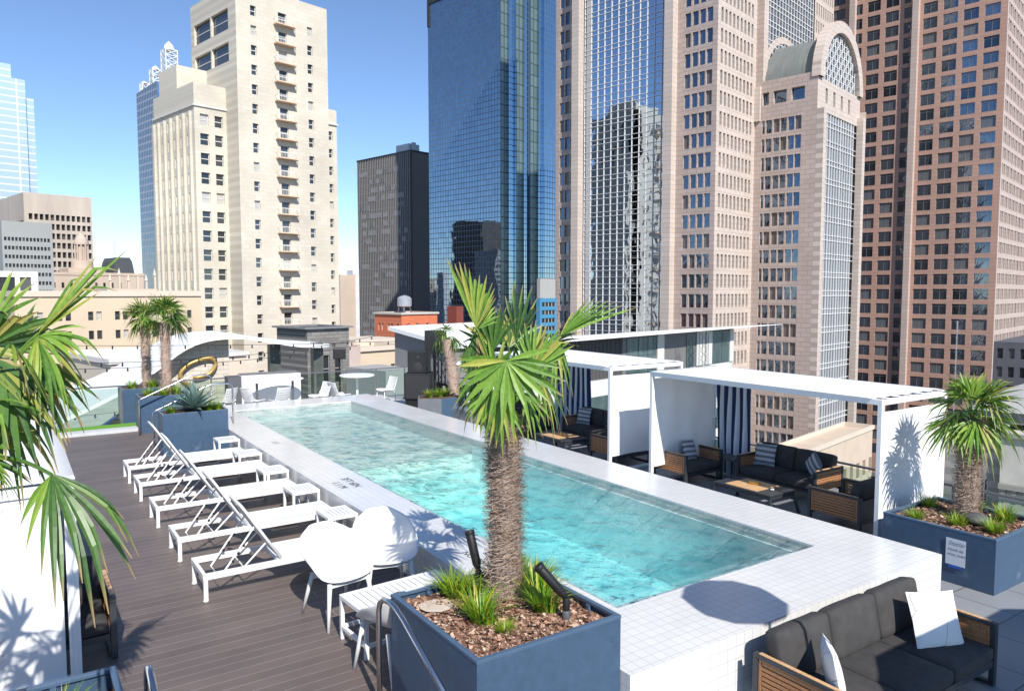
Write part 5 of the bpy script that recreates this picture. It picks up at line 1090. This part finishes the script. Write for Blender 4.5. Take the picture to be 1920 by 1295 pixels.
# background left
block('office_building','beige concrete office block with a square window grid at the left',382.2,92.7,27.2,43,47.3,BEI,([(1.7+2.12*i,3.2+2.12*i) for i in range(12)],up(9.0,26,4.15,2.6,47.3+Z)),([(2,41)],up(12,12,5.5,1.2,47.3+Z)),[WD,FRD],None,1.2,lim=80)
rt_,H_=block('office_building','grey office slab with dark ribbon windows at the left',295.3,64.9,14.9,20,27.3,GRY,([(.6+1.06*i,1.35+1.06*i) for i in range(13)],up(5.3,18,2.95,1.25,27.3+Z)),None,[WD,FRD],None,.5,lim=100)
ac=MB(); ac.box(4,9,5,12,27.3+Z,30+Z); ac.box(10,13,3,8,27.3+Z,29+Z); 
gt=bld('glass_skyscraper','pale blue glass skyscraper with a stepped top at the left edge',487.3,117.2)
LGS=curtain('pale_blue_banded_glass','xz',6000,3.7,(.52,.66,.76),(.78,.85,.89),.26,wob=.08,wscale=.05,var=0,rough=.3,metal=.35); LGW=curtain('pale_blue_banded_glass_side','yz',6000,3.7,(.40,.52,.60),(.66,.74,.80),.26,wob=.08,wscale=.05,var=0,rough=.2,metal=.5)
g=MB()
for (x0,x1,y0,z) in ((-60,4.2,0,121),(-60,-1.5,3,129),(-60,-9,6,140),(-60,-17,9,150)): g.box(x0,x1,y0,60,0,z+Z)
g.build('glass_front',LGS,gt); g=MB(); g.box(4.21,8.6,2,40,0,112+Z); g.build('glass_side',LGS,gt)
st_=bld('office_tower','slim dark grid tower with three white lattice pinnacles behind the cream hotel',431.,170.4); g=MB(); g.quad((0,0,0),(0,29.5,0),(0,29.5,118+Z),(0,0,120+Z)); g.quad((0,29.5,0),(12,29.5,0),(12,29.5,118+Z),(0,29.5,118+Z)); g.build('grid_front',curtain('grey_grid_glass','yz',2.4,3.9,(.16,.21,.26),(.30,.33,.36),.5,wob=.1,wscale=.1,rough=.08,metal=.9),st_)
g=MB(); g.quad((0,0,0),(22,0,0),(22,0,119.5+Z),(0,0,119.5+Z)); g.quad((0,0,119.4+Z),(22,0,119.4+Z),(22,29,117.6+Z),(0,29,117.6+Z)); g.build('blue_front',BLS,st_)
for (x,y,z0,h,r_) in ((3,25,118,7,1.8),(4,11,119,12,2.4),(9,4,119,25,3.2)):
    m=MB(); c=[(x-r_,y-r_),(x+r_,y-r_),(x+r_,y+r_),(x-r_,y+r_)]; n=int(h/4)
    for i in range(n):
        for k in range(4): a=c[k];b_=c[(k+1)%4]; za,zb=z0+Z+h*i/n*.8,z0+Z+h*(i+1)/n*.8; m.bar((*a,za),(*b_,zb),.35,.35); m.bar((*b_,za),(*a,zb),.35,.35); m.bar((*a,zb),(*b_,zb),.35,.35)
    for cc in c: m.bar((*cc,z0+Z),(*cc,z0+Z+h*.8),.5,.5)
    m.lathe([(r_*.9,z0+Z+h*.8),(r_*.75,z0+Z+h*.9),(.2,z0+Z+h)],8,(x,y)); m.build('lattice_pinnacle',FRWH,st_)
TANL=plain('tan_limestone',(.52,.42,.34),.8,var=.08,scale=.15); YEL=plain('pale_yellow_stucco',(.60,.49,.35),.8,var=.05,scale=.1); CRM=plain('cream_render',(.62,.53,.43),.8,var=.05,scale=.1)
rt_,H_=block('domed_building','ornate stone building with a small domed cupola, left of the cream hotel',339.2,86.,40,24,10.5,TANL,([(2+3.1*i,3+3.1*i) for i in range(10)],up(3,5,5,2.2,10.5+Z)),None,[WD,FRD],None,.4,parapet=(1.2,TANL),lim=50)
q=MB(); cx_,cy_=19.,10.; q.box(cx_-7,cx_+7,cy_-6,cy_+6,H_,H_+3); q.lathe([(4.2,H_+3),(4.0,H_+6),(3.2,H_+6.2)],20,(cx_,cy_)); q.lathe([(1.9,H_+6.2),(1.9,H_+13)],12,(cx_,cy_)); q.lathe([(2.8,H_+13),(2.8,H_+13.8),(2.4,H_+15.2),(1.4,H_+16.8),(.4,H_+17.8),(.2,H_+20)],20,(cx_,cy_))
for k in range(10): a=2*math.pi*k/10; q.lathe([(.3,H_+6.2),(.3,H_+13)],6,(cx_+2.5*math.cos(a),cy_+2.5*math.sin(a)))
q.build('cupola',TANL,rt_); q=MB(); q.prism([(29,H_),(38,H_),(37,H_+6),(36,H_+8),(31,H_+8),(30,H_+6)],'y',4,20); q.build('mansard_roof',plain('dark_slate',(.07,.08,.09),.6),rt_,fix=True)
rt_,H_=block('gothic_building','pale building with a row of small gothic pinnacles on its roofline',213.4,70,16,14,4.4,CRM,([(1.5+3*i,2.5+3*i) for i in range(5)],up(3,6,4,1.8,4.4+Z)),None,[WH,FRW],None,.3,lim=30)
q=MB()
for i in range(7): x=.8+2.3*i; q.box(x-.25,x+.25,0,.5,H_,H_+2.2+(1.5 if i%2 else 0)); q.lathe([(.5,H_+2.2+(1.5 if i%2 else 0)),(.05,H_+4+(1.5 if i%2 else 0))],6,(x,.25))
q.build('pinnacle_row',CRM,rt_)
at=MB(); at.tube([(0,0,0),(0,0,78)],[.5,.12],4)
for k in range(26): at.bar((-.7,0,k*3),(.7,0,k*3+3),.12,.12); at.bar((.7,0,k*3),(-.7,0,k*3+3),.12,.12)
_p=CA*420+CB*142; tag(at.build('radio_mast',plain('mast_steel',(.5,.52,.55),.6),None,(_p.x,_p.y,-48)),'thin lattice radio mast against the sky left of the cream hotel','mast')
block('apartment_building','pale yellow mid rise block with paired small windows behind the two slim palms',118.,27.0,25.5,22,2.8,YEL,([(1.5,2.2),(2.6,3.3),(5.0,5.7),(6.1,6.8),(9,9.7),(10.1,10.8),(12.6,13.3),(13.7,14.4),(16.8,17.5),(17.9,18.6),(20.5,21.2),(23.2,23.9)],up(2.2,12,2.75,1.25,2.8+Z)),None,[WH,FRW],None,.25,parapet=(.8,CRM),lim=60)
rt_,H_=block('roof_penthouse','white rooftop storey with a dark strip window above the yellow block',150,26,12,8,7.0,plain('white_render',(.74,.72,.70),.8),([(3,5.2),(6,8.6),(9.3,11)],[(7.+Z-3.6,7.+Z-1.0)]),None,[WD,FRD],None,.3)
rt_,H_=block('low_building','low cream building with a white flat roof and a row of tall piers',81.,26.6,14.5,16,-3.9,CRM,([],[]),([(1+2.2*i,2.1+2.2*i) for i in range(6)],[(Z-14,Z-6.2)]),[TANL,FRW],None,.5,parapet=(.5,FRW),lim=20)
q=MB(); q.box(.16,14.3,.16,15.8,H_-.01,H_+.05); q.build('flat_roof',WR,rt_)
block('left_building','narrow cream building cut by the left edge behind the palm',150,-13.5,16.2,16,18.5,CRM,([(4+3.5*i,5+3.5*i) for i in range(3)],up(2,14,3.5,1.5,18.5+Z)),None,[WH,FRW],None,.3,lim=20)
block('small_block','narrow tan and brown building just right of the cream hotel',170.4,113.4,4.9,4,8.2,TANL)
q=bld('service_tower','slim white service tower beside the dark slab tower',240,165.5); g=MB(); g.box(0,2.8,0,4,0,12+Z); g.box(.3,2.5,-.3,-.01,10,44); g.build('shaft',plain('white_panel',(.66,.68,.72),.6,var=.15,scale=.4),q)
# orange brick building and water tank
OBR=brick('orange_brick_west','yz',.8,.28,(.52,.13,.055),(.58,.16,.07),(.45,.14,.08),.02,off=.5,rough=.85,bmp=.2,var=.12,nscale=.2); OBS=brick('orange_brick_south','xz',.8,.28,(.60,.16,.07),(.66,.20,.09),(.5,.17,.1),.02,off=.5,rough=.85,bmp=.2,var=.1,nscale=.2)
rt_,H_=block('brick_building','bright orange brick building below the dark slab tower',103.3,81.2,8.2,7.8,-.5,OBS,([(1.2,1.9),(3.2,3.9),(5.6,6.3)],up(1.6,5,3.3,1.3,Z-.5)),([(.9,1.5),(2.6,3.2),(3.5,4.1),(5.2,5.8),(6.2,6.8)],up(1.6,5,3.3,1.3,Z-.5)),[WH,FRWH],(1,(.5,),.08),.25,parapet=(.35,plain('pale_coping',(.5,.48,.44),.8)),lim=60)
wt_=thing('water_tank','grey rooftop water tank on legs above the orange brick building','water tank',tuple(CA*108+CB*85.6+Vector((0,0,-.2)))); q=MB(); q.lathe([(1.25,1.0),(1.3,1.1),(1.3,2.5),(.9,2.85),(.1,3.1)],16); q.build('tank',plain('galvanised_tank',(.42,.45,.48),.4,metal=.4,var=.2),wt_); q=MB()
for a in range(6): a=a*math.pi/3; q.bar((1.35*math.cos(a),1.35*math.sin(a),0),(1.1*math.cos(a),1.1*math.sin(a),1.0),.12,.12)
q.build('leg',LFRAME,wt_)
ck=bld('brick_chimney','dark red brick stair tower right of the orange building',99,90.2); q=MB(); q.box(0,1.7,0,2.5,0,Z+.9); q.build('shaft',plain('dark_red_brick',(.20,.05,.035),.85,var=.15,scale=1),ck); q=MB(); q.box(1.9,14,2,8,0,Z-2.4); q.build('low_wing',plain('dark_red_brick_wing',(.22,.06,.04),.85,var=.15,scale=1),ck)
block('blue_glass_building','bright blue office block glimpsed beside the granite tower',79.2,90.3,4.2,.8,2.4,plain('bright_blue_panel',(.06,.24,.40),.5,var=.05),([(.5,3.9)],up(.6,10,1.3,.7,2.4+Z)),None,[WD,FRW],(4,(),.05),.15); g=bld('grey_penthouse','plain grey box on top of the bright blue office block',79.5,90.5); q=MB(); q.box(.3,4.1,0.1,.8,Z+2.45,Z+5.6); q.build('wall',plain('warm_grey_panel',(.36,.36,.34),.8),g)
# near neighbours
GST=brick('grey_rough_stone','xz',.7,.22,(.20,.19,.175),(.27,.26,.24),(.14,.13,.12),.015,off=.5,rough=.9,bmp=.5,bdist=.02,var=.25,nscale=.5)
block('stone_building','dark grey stone building with two tall windows right of the curved canopy',44.6,27.0,3.35,4,.85,GST,([(1.15,1.75),(2.15,2.75)],[(Z-2.9,Z-1.0),(Z-6,Z-4.2)]),None,[WD,FRG],(1,(.5,),.04),.15,parapet=(.12,STONEG))
block('pink_stone_strip','narrow pinkish stone building between the grey stone one and the tan one',52.,33.9,2.6,4,-1.0,plain('pinkish_stone',(.52,.42,.38),.85,var=.12,scale=.5))
block('tan_building','tan two storey building with a row of dark sash windows',62.5,43.7,6.2,6,-2.6,YEL,([(.9,1.55),(2.45,3.1),(3.95,4.6),(5.3,5.8)],up(1.5,8,2.3,1.15,Z-2.6)),None,[WD,FRW],(1,(.5,),.05),.15,parapet=(.45,CRM))
block('pale_block','pale flat roofed block behind the tan building',70.,48.5,6.5,6,-2.0,CRM)
# modern block with a butterfly roof
mo=bld('modern_building','modern block with a long upswept white roof and dark ribbed walls behind the cabanas',35.4,32.6)
RIB=plain('dark_ribbed_metal',(.20,.195,.19),.6,metal=.2,var=.1); TEAL=curtain('teal_window_glass','xz',.75,2.0,(.22,.34,.34),(.08,.10,.10),.05,wob=.1,rough=.06,metal=.7); OFF=plain('off_white_panel',(.60,.60,.56),.7,var=.05,scale=.3)
q=MB(); q.box(0,37.3,0,8,Z-30,Z-3.6); q.build('lower_wall',OFF,mo)
q=MB(); q.prism([(2.2,Z-3.599),(2.2,Z-.28),(12,Z-.26),(26,Z-.22),(37.3,Z-.17),(37.3,Z-3.599)],'y',0,.5); q.box(2.2,37.3,.51,6,Z-3.599,Z-3.4); q.build('upper_wall',RIB,mo,fix=True)
q=MB(); k=0
while k<88: q.box(2.3+k*.18,2.35+k*.18,-.05,-.001,Z-3.5,Z-.40); k+=1
q.build('wall_rib',FRD,mo)
for (x0,x1) in ((18.6,20.3),(20.4,21.7),(21.8,23.1),(28.2,29.6),(33.0,34.9),(35.0,36.4)): q=MB(); q.box(x0,x1,-.06,-.02,Z-3.55,Z-.5); q.build('upper_window',TEAL,mo)
for (x0,x1) in ((23.2,24.3),(30.0,31.6),(31.8,32.9),(36.5,37.3)): q=MB(); q.box(x0,x1,-.12,-.02,Z-3.55,Z-.35); q.build('white_pier',OFF,mo)
for j in range(4):
    for i in range(9): 
        x=1.+4.1*i; q=MB(); q.box(x,x+2.9,-.05,-.01,Z-6.9-3.1*j,Z-4.9-3.1*j); q.build('window',TEAL,mo)
q=MB(); PR=[(2.2,-.22,.12),(12,-.20,.10),(26,-.15,.08),(38,-.10,.03),(45.3,-.08,-.03)]; vs=[]
for x,zl,zh in PR: vs+=[(x,-1.6,Z+zl),(x,-1.6,Z+zh),(x,5,Z+zh-.5),(x,5,Z+zl-.5)]
q.add(vs,[(4*i+k,4*i+(k+1)%4,4*(i+1)+(k+1)%4,4*(i+1)+k) for i in range(4) for k in range(4)]+[(0,1,2,3),(16,19,18,17)]); q.build('upswept_roof',WR,mo,fix=True)
q=MB(); A_=[(-.38,.39,.0),(-.38,7.1,.94),(8.1,7.1,.99),(8.1,.39,-.45)]; q.add([(x,y,Z+z) for x,y,z in A_]+[(x,y,Z+z-.28) for x,y,z in A_],[(0,1,2,3),(4,7,6,5),(0,4,5,1),(1,5,6,2),(2,6,7,3),(3,7,4,0)]); q.build('left_roof_wing',WR,mo,fix=True)
q=MB(); q.prism([(.7,Z-30),(7,Z-30),(7,Z+.62),(.7,Z-.55)],'x',.1,2.19); q.build('grey_wing',plain('mid_grey_render',(.22,.22,.22),.8,var=.06),mo,fix=True)
q=MB(); q.box(-2.6,.09,4.5,9,Z-30,Z-1.9); q.build('low_grey_wing',plain('light_grey_render',(.36,.36,.36),.8,var=.06),mo)
for i in range(3): q=MB(); q.box(37.32,39.6,-.9,1.4,Z-7.2-2.6*i,Z-6.6-2.6*i); q.build('balcony',OFF,mo); q=MB(); q.box(37.32,38.6,-.3,1.2,Z-6.59-2.6*i,Z-4.7-2.6*i); q.build('balcony_glass',TEAL,mo)
for x in (26.0,28.2): truss('black steel lattice column under the upswept roof, '+('left' if x<27 else 'right')+' of the pair',tuple(CA*33.6+CB*(32.6+x)+Vector((0,0,-3.8))),3.5,.6,BLACK,TH,'lattice columns under the upswept roof')
# arcade building, classical gabled building, dark block at the right
rt_,H_=block('arcade_building','low tan building with tall arched windows seen through the cabana',43.8,112.,28.4,5,-21.0,plain('buff_stone',(.56,.46,.36),.8,var=.08,scale=.3),([(14.4+3.1*i,15.9+3.1*i) for i in range(5)],[(Z-35,Z-26.0)]),None,[WD,FRW],(2,(.25,.5,.75),.12),.8,parapet=(.7,CRM))
q=MB()
for i in range(5):
    c=15.15+3.1*i; q.add([(c+.75*math.cos(math.pi*k/10)*r_,-.02 if r_>1 else .3,Z-26.+.75*math.sin(math.pi*k/10)*r_) for k in range(11) for r_ in (1.0,1.25)],[(2*k,2*k+1,2*k+3,2*k+2) for k in range(10)]); q.box(c-.9,c+.9,-.06,-.001,Z-29.5,Z-28.6); q.box(c-.9,c+.9,-.06,-.001,Z-33,Z-32.1)
q.build('arch_trim',CRM,rt_)
GCL=brick('weathered_grey_limestone','xz',1.2,.6,(.36,.355,.315),(.42,.41,.37),(.28,.28,.25),.02,off=.5,rough=.85,bmp=.3,var=.25,nscale=.25)
rt_,H_=block('classical_building','weathered grey stone building with a white gabled roof at the right edge',12.6,73.4,22,4.2,-8.1,GCL,None,([(.9,1.5),(2.7,3.3)],[(Z-14.6,Z-12.6),(Z-18.8,Z-16.8)]),[WH,FRW],(2,(.5,),.06),.25,parapet=(.3,GCL))
q=MB(); q.box(-.45,22,-9,-.01,0,Z-8.3); q.build('projecting_wing',plain('pale_weathered_stone',(.50,.49,.43),.85,var=.15,scale=.5),rt_)
q=MB(); q.box(-1.0,-.46,-9,-.01,Z-13.0,Z-12.6)
for i in range(10): q.box(-.85,-.46,-.5-.8*i,-.15-.8*i,Z-13.4,Z-13.01)
q.box(-.75,-.46,-9,-.01,Z-8.7,Z-8.35); q.build('cornice',GCL,rt_)
q=MB(); q.box(1.2,22,-5,2.6,H_+.31,H_+1.3); q.build('attic',STONEG,rt_); q=MB(); q.prism([(-5.5,H_+1.31),(3.0,H_+1.31),(-1.2,H_+3.0)],'x',.8,22); q.build('gable_roof',plain('white_metal_roof',(.66,.64,.60),.6,var=.1,scale=.5),rt_,fix=True)
ch_=MB(); ch_.tube([(0,0,0),(0,0,9)],.05,6); _p=CA*16.2+CB*73.0; tag(ch_.build('flagpole',STEEL,None,(_p.x,_p.y,-8.1)),'thin bare pole standing in front of the classical building at the right','pole')
block('dark_block','dark bluish block behind the right hand palm',23.5,170.4,30,7.9,-6.2,plain('blue_grey_wall',(.10,.10,.115),.7,var=.1,scale=.2),None,([(.6+1.9*i,1.6+1.9*i) for i in range(4)],up(1.2,8,3.6,2.0,Z-6.2)),[WD,FRD],None,.3,lim=40)  # dark tone is set in the wall colour
# dark masonry tower that the mirror glass reflects
rt_,H_=block('masonry_tower','dark old masonry tower seen only as a reflection in the blue mirror glass',335.,22.,30,28,48,plain('dark_masonry',(.10,.085,.075),.85,var=.2,scale=.2))
